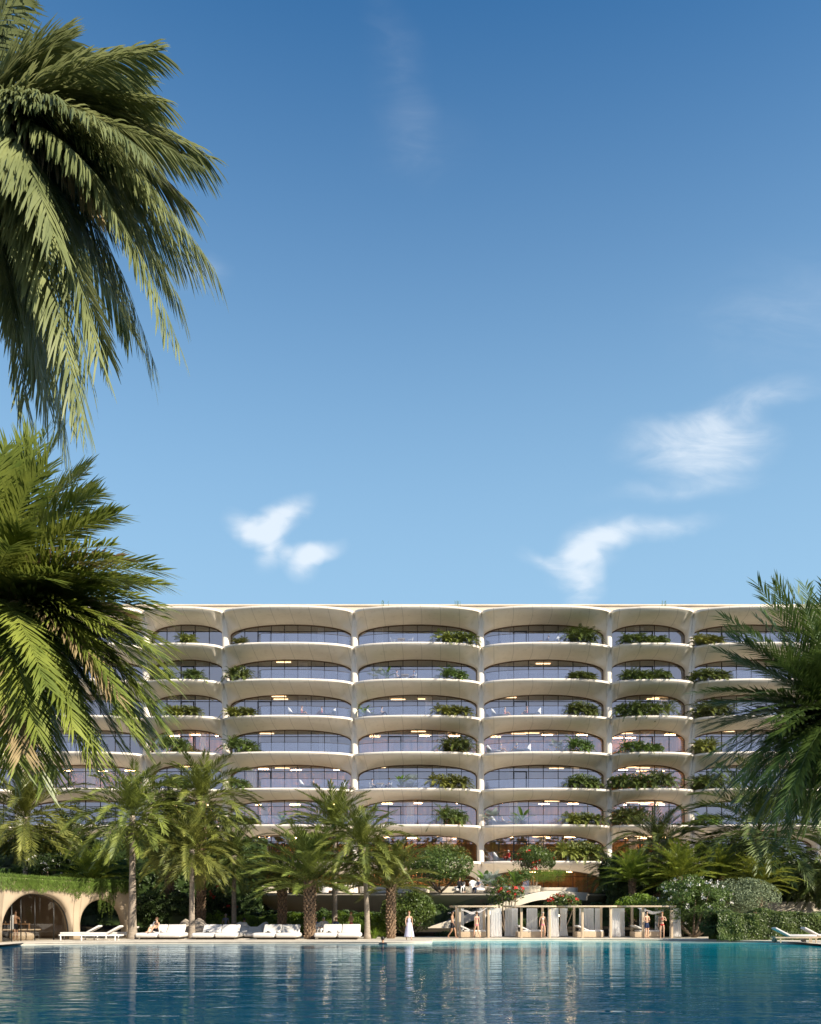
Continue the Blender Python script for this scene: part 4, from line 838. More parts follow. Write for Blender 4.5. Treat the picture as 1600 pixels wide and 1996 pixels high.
m = MB(); m.box((0, 0, .55), (2.6, .3, .06)); m.box((0, 0, .95), (2.6, .3, .05)); m.box((-1.3, 0, .5), (.06, .3, 1)); m.box((1.3, 0, .5), (.06, .3, 1)); m.build('boards', darkwood, sh2)
for i in range(9):
    q = MB(); q.lathe((-1.1+i*.27, 0, .98), [(.05, 0), (.06, .05), (.05, .13), (.03, .16)], 8); q.build('jar', bronze2, sh2)

# ================================================================ TERRACE, RAMP
ter = empty('terrace', (3, 70, 0), label='curved cream terrace slab with planter walls in front of the building', cat='terrace'); to_ = -Vector(ter.location)
tp = [(X(478, 68.5), 70.5), (X(490, 67), 67.6), (X(560, 66), 66.0), (X(700, 65.5), 65.4), (X(860, 65.5), 65.4), (X(1000, 65.5), 65.5), (X(1100, 66), 65.9), (X(1160, 66.6), 66.6), (X(1192, 67.5), 67.8), (X(1150, 70), 70.5), (X(1120, 76), 76)]
te = catmull(tp, 6); TZ = 3.15; cxm = sum(p[0] for p in te)/len(te)
rows = []
for (inn, z) in [(1.0, TZ-.0), (1.0, TZ-.12), (.985, TZ-.20)]: rows.append([(cxm+(p[0]-cxm)*inn+to_.x, p[1]+(1-inn)*8+to_.y, z) for p in te])
for (q, z) in [(.3, TZ-.36), (1.1, TZ-.85), (2.1, TZ-1.5), (3.2, TZ-2.3)]:
    rows.append([(cxm+(p[0]-cxm)*(1-q*.055)+to_.x, min(86, p[1]+q)+to_.y, z) for p in te])
m = MB(); m.grid(rows, flip=True); m.build('slab_underside', concrete_plain, ter)
m = MB(); top = [(p[0]+to_.x, p[1]+to_.y, TZ) for p in te]; m.add(top+[(te[-1][0]+to_.x, 84+to_.y, TZ), (te[0][0]+to_.x, 84+to_.y, TZ)], [tuple(range(len(top)+2))]); m.build('terrace_floor', deckm, ter)
m = MB(); m.tube([(p[0]+to_.x, p[1]+to_.y-.01, TZ+.03) for p in te[:-6]], .035, 5); m.build('edge_trim', black, ter)
def planter(px0, px1, D, h, label_=None, dep=1.2):
    x0, x1 = X(px0, D), X(px1, D); c = (x0+x1)/2; w_ = x1-x0; mm = MB(); pr = []; n = 30
    for i in range(n):
        a = 2*PI*i/n; pr.append((w_/2*sgp(math.cos(a), .35), dep/2*sgp(math.sin(a), .5)))
    mm.grid([[(p[0]*.985, p[1]*.95, 0) for p in pr+pr[:1]], [(p[0], p[1], h-.08) for p in pr+pr[:1]], [(p[0], p[1], h) for p in pr+pr[:1]], [(p[0]*.97, p[1]*.9, h) for p in pr+pr[:1]], [(p[0]*.96, p[1]*.88, h-.08) for p in pr+pr[:1]]])
    mm.add([(p[0]*.96, p[1]*.88, h-.08) for p in pr], [tuple(range(n))])
    o = mm.build('planter', concrete_plain, None, (c, D+dep/2, TZ)); tag(o, label_, 'planter', 'low cream planter walls on the terrace'); return o
planter(505, 560, 66.8, .62, 'low rounded planter wall at the left end of the terrace')
planter(655, 688, 66.6, .70, 'short planter box seen between two palm trunks on the terrace')
planter(700, 838, 66.7, .58, 'long low planter wall left of the lounge chairs on the terrace')
planter(835, 940, 67.6, .60, 'planter wall behind the two seated women on the terrace')
planter(1005, 1056, 66.7, .64, 'planter wall right of the terrace lounge chairs')
planter(1054, 1128, 66.6, .50, 'rightmost planter wall holding the upright golden shrubs')
m = MB(); m.grid([[(X(p, 66.3), 66.3+.0006*(p-1160)**2/10, TZ+z) for p in range(1122, 1181, 4)] for z in (.02, 1.05)]); tag(m.build('glass_screen', rail_glass), 'clear glass screen at the right end of the terrace', 'glass screen')
ramp = empty('ramp', (X(800, 62), 62, 0), label='sloping cream ramp rising from the deck to the terrace with a glass side', cat='ramp'); ro = -Vector(ramp.location)
ra = [(X(795, 61.5), 62.0, .05), (X(860, 62), 62.1, .85), (X(940, 62.3), 62.3, 1.85), (X(1010, 62.7), 62.7, 2.72), (X(1045, 63), 63.1, 3.10), (X(1075, 63.4), 63.6, 3.22), (X(1110, 64), 64.4, 3.2), (X(1150, 65), 66.0, 3.16)]
rc = catmull(ra, 5); m = MB()
m.grid([[(p[0]+ro.x, p[1]+a+ro.y, p[2]+b) for p in rc] for (a, b) in ((2.2, -.45), (0, -.55), (-.02, 0.02), (0, .06), (.12, .06), (.14, 0), (2.2, 0))], smooth=False, flip=True); m.build('ramp_slab', concrete_plain, ramp)
m = MB(); m.tube([(p[0]+ro.x, p[1]+.05+ro.y, p[2]+.08) for p in rc[:-5]], .03, 5); m.build('edge_trim', black, ramp)
m = MB(); sel = [p for p in rc if X(868, 62) < p[0] < X(1040, 63)]; m.grid([[(p[0]+ro.x, p[1]+2.1+ro.y, p[2]+z) for p in sel] for z in (.05, 1.1)]); m.build('glass_side', rail_glass, ramp)
# terrace seats
def shell_seat(name='lounge_chair'):
    r = empty(name); s_ = MB(); n = 14; rows = []
    for i in range(9):
        a = PI*(-.55+1.1*i/8); rr = .48; hgt = .42+.42*math.cos(a*.9)**2*(1 if abs(a) < 1.6 else .4)
        rows.append([(rr*math.sin(a)*(1+.18*t), rr*math.cos(a)*.9*(1+.25*t), .08+t*(hgt-.08+.1)) for t in [q/5 for q in range(6)]])
    s_.grid(rows); s_.grid([[(p[0]*.9, p[1]*.9, p[2]) for p in r_] for r_ in rows], flip=True); s_.build('shell', white_shell, r)
    c = MB(); c.box((0, -.05, .30), (.72, .72, .2), bev=.07); c.build('seat_cushion', white_fab, r); return r
seat0 = shell_seat(); seat0.location = (X(893, 66.2), 66.0, TZ); seat0.rotation_euler = (0, 0, -1.1); tag(seat0, 'white lounge chair of the woman in black on the terrace', 'chair', 'white lounge chairs on the terrace and beside the hedge')
for i, (px, D, z, rz, sc_, lb) in enumerate([(930, 66.2, TZ, .6, 1.15, 'white lounge chair of the woman in the grey top on the terrace'), (992, 66.2, TZ, 1.2, 1.0, 'empty white lounge chair behind the frangipani on the terrace'), (622, 55.3, .0, -.5, 1.2, 'white chair occupied by the man in white between scaly trunk and daybed'), (425, 56.8, 0, 2.6, .9, 'white chair with thin arms behind the third daybed, leftmost of three'), (505, 56.9, 0, -.8, 1.1, 'white armchair right of the small lounger behind the daybeds'), (476, 57.2, 0, 2.9, 1.1, 'white armchair of the dark haired person behind the small daybed'), (635, 67, TZ, 1.9, 1.2, 'white lounge chair on the terrace behind the palm trunks')]):
    copy_thing(seat0, (X(px, D), D, z), rz, sc_, lb)

# ================================================================ CABANAS
def curtain_mesh(w_, h, folds, seed, pinch=.0):
    rng = random.Random(seed); m = MB(); n = folds*6; ph = rng.uniform(0, 6); rows = []
    for j in range(13):
        t = j/12; sc_ = 1-pinch*math.sin(PI*t)*.55+.12*t*t
        rows.append([((-.5+i/n)*w_*sc_, .03*(1+.6*t)*math.sin(2*PI*i/6+ph+.5*math.sin(t*3+i*.4))+.02*math.sin(i*2.1), h*(1-t)) for i in range(n+1)])
    m.grid(rows); return m.mesh('curtain', curtain_m)
CUR = [curtain_mesh(.45, 1.86, 5, 1), curtain_mesh(.72, 1.86, 7, 2), curtain_mesh(.55, 1.86, 6, 3, .5)]
CH = 2.0
def cabana(px0, px1, D, label, seed, roofl, roofr, curts, swag=False, back=2.3):
    x0, x1 = X(px0, D), X(px1, D); cx = (x0+x1)/2; r = empty('cabana', (cx, D, 0), 0, label, 'cabana', 'timber cabanas with white curtains by the pool')
    p = .075; hw = (x1-x0)/2
    for (x, y) in ((-hw, 0), (hw, 0), (-hw-.1, back), (hw-.1, back)):
        m = MB(); m.box((x, y, CH/2), (.15, .15, CH), bev=.012); m.build('post', timber, r)
    m = MB(); xl = X(roofl, D)-cx; xr = X(roofr, D)-cx
    pts = []
    for i in range(28):
        a = 2*PI*i/28; pts.append(((xl+xr)/2+(xr-xl)/2*sgp(math.cos(a), .45), back/2+.02+(back/2+.42)*sgp(math.sin(a), .45)))
    k = len(pts); inn = [((xl+xr)/2+(q[0]-(xl+xr)/2)*.86, back/2+(q[1]-back/2)*.84) for q in pts]
    m.grid([[(q[0], q[1], z) for q in pts+pts[:1]] for z in (CH, CH+.10)], smooth=False); m.grid([[(q[0], q[1], z) for q in inn+inn[:1]] for z in (CH, CH+.10)], smooth=False, flip=True)
    for z, fl in ((CH, True), (CH+.10, False)): m.grid([[(q[0], q[1], z) for q in pts+pts[:1]], [(q[0], q[1], z) for q in inn+inn[:1]]], smooth=False, flip=fl)
    m.build('roof_frame', timber, r)
    m = MB(); m.add([(q[0], q[1], CH+.05) for q in inn], [tuple(range(k))]); m.build('roof_cloth', curtain_m, r)
    for (x, y, ki, rz) in curts: o = put('curtain', CUR[ki], r, (x, y, .08)); o.rotation_euler = (0, 0, rz)
    if swag:
        rows = [[(-hw+(2*hw)*i/14, .25+j*.35, CH-.05-(.42*math.sin(PI*i/14)*math.sin(PI*(j+1)/5)+.12*math.sin(i*1.3)*.2)) for i in range(15)] for j in range(4)]
        m = MB(); m.grid(rows); m.build('canopy_drape', curtain_m, r)
    return r
cabana(896, 952, 54.6, 'leftmost cabana with a draped canopy and the woman in the pink bikini', 1, 877, 971, [(1.45, .35, 1, .25), (-.75, 2.3, 0, 0), (.75, 2.3, 0, .0), (1.15, 1.8, 0, 1.2)], True)
cabana(1016, 1071, 54.8, 'second cabana from the left, with the woman in the white bikini', 2, 987, 1087, [(1.2, .3, 1, .2), (-1.5, 2.2, 0, 0), (.1, 2.3, 1, 0), (-1.1, 1.9, 0, .4)])
cabana(1135, 1190, 54.8, 'third cabana from the left, standing empty with gathered curtains', 3, 1094, 1206, [(1.25, .3, 1, .2), (.62, 2.3, 0, 0), (-.3, 2.3, 1, 0), (-1.75, 2.1, 2, 0), (.1, 2.3, 0, 0)])
cabana(1253, 1309, 54.6, 'rightmost cabana with the man in navy shorts and the woman in red', 4, 1208, 1321, [(1.25, .3, 1, .2), (-.3, 2.3, 0, 0), (.75, 2.3, 0, 0), (-1.8, 2.1, 0, 0)], True)
# beds inside
def cab_bed(px, D, label, first=None):
    if first: return copy_thing(first, (X(px, D), D, 0), 0, None, label)
    r = empty('day_bed', (X(px, D), D, 0), 0, label, 'daybed', 'low timber daybeds inside the cabanas')
    m = MB(); m.box((0, 0, .21), (1.75, 1.3, .36), bev=.02); m.build('base', timber, r)
    m = MB(); m.box((.15, 0, .44), (1.45, 1.25, .12), bev=.05); m.box((-.48, 0, .62), (.82, 1.25, .11), ry=.42, bev=.05); m.build('mattress', white_fab, r)
    return r
cb = cab_bed(920, 55.9, 'timber daybed inside the leftmost cabana behind the pink bikini')
cab_bed(1033, 55.9, 'timber daybed inside the second cabana left of the white bikini', cb); cab_bed(1147, 55.9, 'timber daybed with raised back inside the empty third cabana', cb); cab_bed(1258, 55.9, 'timber daybed inside the rightmost cabana behind the man', cb)
lan = MB(); lan.ball((0, 0, 0), .10, 2, (1, 1, 1)); tag(lan.build('garden_lamp', mat('lamp_glow', (1, .85, .6), emis=(1, .75, .4, 2.5)), None, (X(1088, 56), 56, 1.45)), 'small round lit lamp beside the second cabana curtain', 'lamp')
m = MB(); m.tube([(X(1088, 56), 56.1, 0), (X(1088, 56), 56.1, 1.38)], .02, 6); tag(m.build('lamp_post', black), 'thin dark stake carrying the small round lamp', 'post')

# ================================================================ DAYBEDS AND LOUNGERS ON THE LEFT DECK
def double_bed():
    r = empty('daybed'); m = MB(); m.box((0, 0, .06), (2.3, 1.5, .10)); m.build('plinth', bronze, r)
    m = MB(); m.box((-.72, 0, .27), (1.35, 1.95, .28), bev=.12); m.box((.68, 0, .27), (1.38, 1.95, .28), bev=.12); m.build('mattress', white_fab, r)
    for sx in (-.42, .72):
        m = MB(); m.box((sx, .42, .55), (1.12, .95, .15), rx=.75, bev=.06); m.build('back_cushion', white_fab, r)
    m = MB(); m.box((-.55, -.35, .43), (.30, .2, .03)); m.ball((-.58, -.35, .47), .05, 1); m.ball((-.5, -.33, .47), .04, 1); m.build('tray', black, r)
    m = MB(); m.tube([(-.1, -.1, .46), (.16, -.1, .47)], .07, 8); m.build('rolled_towel', white_fab, r)
    return r
DB = double_bed(); DB.location = (X(312, 51.6), 52.1, 0); tag(DB, 'white double daybed on which the man with the towel sits', 'daybed', 'white double daybeds along the pool edge')
for (px, D, rz, sc_, lb) in [(424, 52.0, .02, 1.0, 'white double daybed right of the slender palm trunk in front of the egg pods'), (542, 52.0, -.03, 1.0, 'white double daybed in front of the short scaly palm'), (660, 52.0, .0, 1.02, 'white double daybed with a palm shadow, left of the leaning palm'), (478, 54.8, .05, .8, 'smaller white daybed set back in the second row')]:
    copy_thing(DB, (X(px, D), D, 0), rz, sc_, lb)
def lounger(name, label, loc, rz, group, sc_=1):
    r = empty(name, loc, rz, label, 'sun lounger', group); r.scale = (sc_,)*3
    m = MB(); 
    for y in (-.33, .33): m.box((0, y, .26), (2.0, .05, .07))
    m.box((-.99, 0, .26), (.04, .7, .07)); m.box((.99, 0, .26), (.04, .7, .07)); m.build('frame', white_shell if 'white' in label[:6] else timber, r)
    for (x, y) in ((-.92, -.32), (-.92, .32), (.75, -.32), (.75, .32)):
        q = MB(); q.box((x, y, .13), (.05, .05, .26)); q.build('leg', white_shell if 'white' in label[:6] else timber, r)
    m = MB(); m.box((-.32, 0, .35), (1.3, .68, .11), bev=.04); m.build('mattress', white_fab, r)
    m = MB(); m.box((.62, 0, .53), (.86, .68, .10), ry=-.5, bev=.04); m.build('backrest', white_fab, r); return r
la = lounger('sun_lounger', 'white sun lounger nearest the pavilion arch, its foot towards the left', (X(150, 50), 50.6, 0), .1, 'pair of white sun loungers by the pavilion', 1.15)
copy_thing(la, (X(195, 49.6), 49.9, 0), .08, 1.15, 'white sun lounger overlapping its twin, closer to the palm trunk')
copy_thing(la, (X(230, 53), 53.8, 0), .1, 1.0, 'white sun lounger half hidden behind the tall smooth palm trunk')
for (px, D, lb) in ((1548, 45.6, 'timber lounger with a wheel and white pad in front of the clipped hedge'), (1604, 46.4, 'timber lounger cut off by the right edge of the photo')):
    r = lounger('pool_lounger', lb, (X(px, D), D, 0), PI-.12, 'timber loungers at the right end of the pool', 1.08)
    q = MB(); q.tube([(.85, -.40, .12), (.85, -.34, .12)], .12, 14); q.build('wheel', timber, r)
for (px, D, lb, s_) in ((388, 55.2, 'upright egg shaped stone pod right of the slender palm trunk', 1), (362, 56, 'egg shaped stone pod partly hidden by the slender palm trunk', .95)):
    m = MB(); m.lathe((0, 0, 0), [(.25, 0), (.52, .25), (.60, .55), (.52, .85), (.30, 1.12), (.08, 1.27), (.0, 1.3)], 20, 1, .8); o = m.build('egg_pod', grey_stone, None, (X(px, D), D, 0)); o.scale = (s_,)*3; tag(o, lb, 'garden pod', 'egg shaped pods behind the daybeds')
m = MB(); m.box((0, 0, 1.05), (16, .35, 2.1), bev=.02); tag(m.build('garden_wall', concrete_plain, None, (X(1590, 65), 65, .4)), 'sand coloured garden wall behind the hedge at far right', 'wall')
# balcony furniture
def bean(px, k, face, label, s_=1):
    x, y, z, b = on_balcony(px, k, 1.0); r = empty('lounge_pod', (x, y, z), 0, label, 'lounge chair', 'white lounge pods on the balconies'); r.scale = (s_*face*1.25, s_*1.2, s_*1.45)
    m = MB(); rows = []
    for i in range(11):
        t = i/10; w_ = .36*math.sin(PI*min(1, .12+.88*t))**.5; zt = .28+.55*smooth((t-.62)/.38); rows.append([(-.75+1.5*t, w_*math.cos(a), (zt-.05*t)*(.5+.5*math.sin(a))*(1 if True else 0)) for a in [2*PI*j/12 for j in range(13)]])
    m.grid(rows); m.build('shell', white_shell, r); c = MB(); c.box((-.15, 0, .30), (1.0, .5, .07), bev=.03); c.build('cushion', white_fab, r); return r
def cafe(px, k, label):
    x, y, z, b = on_balcony(px, k, 1.1); r = empty('cafe_table', (x, y, z), 0, label, 'table', 'small tables on the balconies'); m = MB(); m.box((0, 0, .72), (.75, .75, .04), bev=.01); m.build('table_top', timber, r)
    for a in (-1, 1): q = MB(); q.tube([(a*.3, -.3, 0), (-a*.3, -.28, .70)], .018, 5); q.tube([(a*.3, .3, 0), (-a*.3, .28, .70)], .018, 5); q.build('leg', white_shell, r)
    return r
def chair(px, k, face, label):
    x, y, z, b = on_balcony(px, k, 1.1); r = empty('balcony_chair', (x, y, z), 0, label, 'chair', 'white chairs on the balconies'); r.scale = (face, 1, 1)
    m = MB(); m.box((0, 0, .45), (.45, .45, .04), bev=.01); m.build('seat', white_shell, r); m = MB(); m.box((-.22, 0, .70), (.03, .45, .34), ry=-.15, bev=.01); m.build('backrest', white_shell, r)
    for (a, b_) in ((-.2, -.2), (.2, -.2), (-.2, .2), (.2, .2)): q = MB(); q.tube([(a*1.15, b_, 0), (a, b_, .45)], .016, 5); q.build('leg', white_shell, r)
    for b_ in (-.23, .23): q = MB(); q.tube([(-.2, b_, .66), (.2, b_, .66), (.22, b_, .45)], .014, 5); q.build('armrest', white_shell, r)
    return r
for k, c, nm in ((7, 782, 'top'), (6, 789, 'second highest'), (3, 741, 'fifth highest')):
    cafe(c, k, f'small folding table on the {nm} balcony, middle wide bay'); chair(c-16, k, 1, f'white chair left of the table on the {nm} balcony'); chair(c+18, k, -1, f'white chair right of the table on the {nm} balcony')
FLP = {5: 'third highest', 3: 'fifth highest', 4: 'fourth highest'}
bean(580, 5, -1, 'left white lounge pod, third highest balcony of the left wide bay'); bean(636, 5, 1, 'right white lounge pod, third highest balcony of the left wide bay')
bean(962+14, 5, -1, 'left white lounge pod, third highest balcony of the right wide bay'); bean(1036, 5, 1, 'right white lounge pod, third highest balcony of the right wide bay')
bean(967, 4, -1, 'left white lounge pod, fourth highest balcony of the right wide bay'); bean(1016, 4, 1, 'right white lounge pod, fourth highest balcony of the right wide bay')
bean(602, 3, -1, 'left white lounge pod, fifth highest balcony of the left wide bay'); bean(655, 3, 1, 'right white lounge pod, fifth highest balcony of the left wide bay')
bean(732, 5, -1, 'white lounge pod beside the banana plant, middle wide bay'); bean(1072, 7, 1, 'white lounge pod on the top balcony, right wide bay'); bean(976, 2, -1, 'white lounge pod between the two potted plants, sixth highest balcony'); bean(980, 1, -1, 'white lounge pod of the woman in red on the lowest balcony')
potted('banana', X(1006, 66), 66.2, TZ, 1.25, 'banana plant in a pot on the terrace beside the red frangipani'); potted('fan', X(958, 66.6), 66.9, TZ, 1.25, 'silvery fan palm behind the terrace lounge chairs'); potted('banana', X(946, 67.5), 67.9, TZ, 1.5, 'tall green banana plant behind the silvery fan palm on the terrace', leafs['banana'])
# ================================================================ PEOPLE
skin_a = mat('skin_light', (.55, .33, .22), .5, .35, var=.06, vscale=6); skin_b = mat('skin_tan', (.40, .22, .13), .5, .35, var=.06, vscale=6)
def cloth(n, c): return mat(n, c, .8, .2, var=.06, vscale=8)
CL = {'navy': cloth('cloth_navy', (.02, .03, .07)), 'black': cloth('cloth_black', (.012, .012, .016)), 'white': cloth('cloth_white', (.74, .72, .70)), 'lilac': cloth('cloth_lilac', (.60, .58, .72)), 'red': cloth('cloth_red', (.55, .03, .03)), 'pink': cloth('cloth_pink', (.62, .20, .24)), 'grey': cloth('cloth_grey', (.22, .23, .30)), 'blue': cloth('cloth_blue', (.10, .16, .28))}
HAIR = {'brown': mat('hair_brown', (.10, .05, .025), .6, .4), 'dark': mat('hair_dark', (.02, .014, .010), .5, .5), 'auburn': mat('hair_auburn', (.26, .11, .04), .6, .4), 'grey': mat('hair_grey', (.45, .42, .38), .6, .4)}
eye_m = mat('eye', (.02, .015, .012), .2, .6)
V3 = Vector
STAND = dict(pelvis=(0, 0, .93), waist=(0, .005, 1.08), chest=(0, .005, 1.30), neck0=(0, .01, 1.44), neck=(0, -.005, 1.52), head=(0, -.02, 1.62), crown=(0, -.01, 1.70),
  shL=(.17, .01, 1.40), elL=(.225, .03, 1.12), wrL=(.24, -.02, .88), haL=(.245, -.035, .80), shR=(-.17, .01, 1.40), elR=(-.225, .03, 1.12), wrR=(-.24, -.02, .88), haR=(-.245, -.035, .80),
  hiL=(.09, 0, .88), knL=(.10, -.02, .49), anL=(.105, .03, .08), toL=(.12, -.13, .03), hiR=(-.09, 0, .88), knR=(-.10, -.02, .49), anR=(-.105, .03, .08), toR=(-.12, -.13, .03))
def pose(**kw): d = dict(STAND); d.update(kw); return d
POSES = {
 'stand': pose(knL=(.12, -.05, .49), anL=(.14, 0, .08), toL=(.18, -.15, .03)),
 'walk': pose(knL=(.09, -.16, .50), anL=(.09, -.20, .09), toL=(.10, -.36, .05), knR=(-.09, .02, .48), anR=(-.09, .28, .13), toR=(-.10, .16, .03), elL=(.22, .12, 1.14), wrL=(.23, .12, .90), haL=(.235, .10, .82), elR=(-.22, -.04, 1.13), wrR=(-.22, -.16, .93), haR=(-.22, -.20, .86)),
 'arms': pose(elL=(.25, .02, 1.14), wrL=(.06, -.20, 1.18), haL=(-.02, -.19, 1.22), elR=(-.25, .02, 1.14), wrR=(-.08, -.18, 1.10), haR=(0, -.20, 1.08)),
 'elbow': pose(elL=(.27, .02, 1.15), wrL=(.12, -.20, 1.26), haL=(.05, -.19, 1.33), knR=(-.10, -.12, .51), anR=(-.10, .02, .08), toR=(-.11, -.14, .03)),
 'run': pose(knL=(.09, -.30, .72), anL=(.09, -.08, .38), toL=(.10, -.2, .30), knR=(-.09, .06, .50), anR=(-.09, .22, .12), toR=(-.10, .08, .03), elL=(.22, .15, 1.2), wrL=(.2, -.05, 1.1), haL=(.19, -.13, 1.12), elR=(-.22, -.02, 1.17), wrR=(-.18, -.22, 1.25), haR=(-.16, -.28, 1.30)),
}
def low(d, dz):
    return {k: (v[0], v[1], v[2]-dz) for k, v in d.items()}
sit = low(STAND, .46); sit.update(hiL=(.09, -.03, .46), knL=(.13, -.44, .50), anL=(.12, -.45, .08), toL=(.13, -.60, .03), hiR=(-.09, -.03, .46), knR=(-.13, -.42, .50), anR=(-.12, -.50, .08), toR=(-.13, -.65, .03), elL=(.24, -.06, .68), wrL=(.14, -.27, .60), haL=(.12, -.35, .58), elR=(-.24, -.06, .68), wrR=(-.14, -.27, .60), haR=(-.12, -.35, .58))
POSES['sit'] = sit
cr = low(STAND, .79); cr.update(pelvis=(0, .05, .14), hiL=(.09, .02, .12), knL=(.22, -.32, .42), anL=(.16, -.55, .07), toL=(.17, -.70, .04), hiR=(-.09, .02, .12), knR=(-.24, -.36, .34), anR=(-.10, -.58, .07), toR=(-.12, -.74, .04), elL=(.26, -.05, .38), wrL=(.22, -.24, .44), haL=(.18, -.32, .44), elR=(-.27, .02, .33), wrR=(-.22, -.22, .36), haR=(-.20, -.30, .36))
POSES['crouch'] = cr
rec = {k: v for k, v in low(STAND, .80).items()}
rec.update(pelvis=(0, 0, .13), waist=(0, .10, .25), chest=(0, .24, .42), neck0=(0, .33, .53), neck=(0, .36, .60), head=(0, .37, .69), crown=(0, .39, .77), shL=(.17, .31, .50), elL=(.25, .30, .24), wrL=(.20, .06, .20), haL=(.18, -.02, .20), shR=(-.17, .31, .50), elR=(-.25, .30, .24), wrR=(-.20, .06, .20), haR=(-.18, -.02, .20), hiL=(.09, -.04, .12), knL=(.11, -.40, .26), anL=(.11, -.78, .07), toL=(.12, -.86, .16), hiR=(-.09, -.04, .12), knR=(-.10, -.42, .20), anR=(-.10, -.80, .07), toR=(-.11, -.88, .16))
POSES['recline'] = rec
sw = low(STAND, 1.36); POSES['swim'] = sw
RAD = dict(pelvis=(.145, .105), waist=(.115, .085), chest=(.145, .10), neck0=(.07, .06), neck=(.05, .05), head=(.078, .092), crown=(.055, .062), shL=(.058, .055), elL=(.040, .040), wrL=(.026, .024), haL=(.034, .018), hiL=(.085, .085), knL=(.056, .056), anL=(.036, .036), toL=(.038, .024))
BONES = [('pelvis', 'waist'), ('waist', 'chest'), ('chest', 'neck0'), ('neck0', 'neck'), ('neck', 'head'), ('head', 'crown')]+[(a+s_, b+s_) for s_ in 'LR' for a, b in (('sh', 'el'), ('el', 'wr'), ('wr', 'ha'), ('hi', 'kn'), ('kn', 'an'), ('an', 'to'))]+[('chest', 'shL'), ('chest', 'shR'), ('pelvis', 'hiL'), ('pelvis', 'hiR')]
body_cache = {}
def body_mesh(pname, female):
    key = (pname, female)
    if key in body_cache: return body_cache[key]
    P = POSES[pname]; names = list(P); idx = {n: i for i, n in enumerate(names)}; mesh = bpy.data.meshes.new('body'); mesh.from_pydata([P[n] for n in names], [(idx[a], idx[b]) for a, b in BONES], [])
    o = bpy.data.objects.new('body', mesh); col.objects.link(o); md = o.modifiers.new('s', 'SKIN'); md.branch_smoothing = .6
    sv = mesh.skin_vertices[0].data
    for n in names:
        r = RAD.get(n) or RAD[n[:-1]+'L']; k = 1.0
        if female: k = {'waist': .86, 'chest': .90, 'pelvis': 1.02, 'sh': .82, 'el': .85, 'wr': .85, 'an': .88, 'hi': 1.02}.get(n if n in ('waist', 'chest', 'pelvis') else n[:2], .95 if n not in ('head', 'crown') else 1)
        sv[idx[n]].radius = (r[0]*k, r[1]*k)
        sv[idx[n]].use_root = (n == 'pelvis')
    s2 = o.modifiers.new('u', 'SUBSURF'); s2.levels = 2; s2.render_levels = 2
    bpy.context.view_layer.update(); me = bpy.data.meshes.new_from_object(o.evaluated_get(bpy.context.evaluated_depsgraph_get()))
    bpy.data.objects.remove(o); vs = [tuple(v.co) for v in me.vertices]; fs = [tuple(p.vertices) for p in me.polygons]; nv = len(vs)
    # face, ears and fingers, joined to the same mesh
    h = V3(P['head']); up = (V3(P['crown'])-V3(P['neck'])).normalized(); sd_ = V3((1, 0, 0)); fw = sd_.cross(up).normalized()*1; fw = fw if fw.y < 0 else -fw
    mb = MB(); n0 = h+fw*.085-up*.002
    mb.add([n0+up*.03, n0-up*.022+sd_*.016, n0-up*.022-sd_*.016, n0-up*.018+fw*.026], [(0, 1, 3), (0, 3, 2), (1, 2, 3)], True)
    for sg in (-1, 1):
        c = h+sd_*sg*.078; mb.ball(c, .026, 1, (.4, .7, 1.1)); 
    mb.tube([h+fw*.082-up*.045+sd_*-.022, h+fw*.090-up*.046, h+fw*.082-up*.045+sd_*.022], .006, 5)
    for s_ in 'LR':
        w_, ha = V3(P['wr'+s_]), V3(P['ha'+s_]); d = (ha-w_).normalized(); sx = 1 if s_ == 'L' else -1
        ac = d.cross(V3((sx, 0, 0))); ac = ac.normalized() if ac.length > .2 else V3((0, 0, 1)); nrm = ac.cross(d)
        for q in range(4):
            b0 = ha+ac*(q-1.5)*.017-d*.01; ln = (.062, .072, .068, .052)[q]; bend = nrm*(-.012*sx)
            mb.tube([b0, b0+d*ln*.5+bend*.4, b0+d*ln*.85+bend*1.4], [.0085, .0078, .005], 5)
        tb_ = w_.lerp(ha, .45)+ac*.026*(1 if True else -1); mb.tube([tb_, tb_+ac*.025+d*.022, tb_+ac*.030+d*.052], [.010, .009, .006], 5)
    vs += mb.v; fs += [tuple(i+nv for i in f) for f in mb.f]
    body_cache[key] = (vs, fs, nv, len(me.polygons), [tuple(v.normal) for v in me.vertices], P, (h, fw, up)); return body_cache[key]
def near_bone(p, P):
    best = None; p = V3(p)
    for a, b in BONES:
        A, B = V3(P[a]), V3(P[b]); t = max(0, min(1, (p-A).dot(B-A)/(B-A).length_squared)); ra = RAD.get(a) or RAD[a[:-1]+'L']; rb = RAD.get(b) or RAD[b[:-1]+'L']; r = ra[0]*(1-t)+rb[0]*t; d = (p-(A+(B-A)*t)).length/r
        if best is None or d < best[0]: best = (d, a, b, t)
    return best[1], best[2], best[3]
meshes = {}
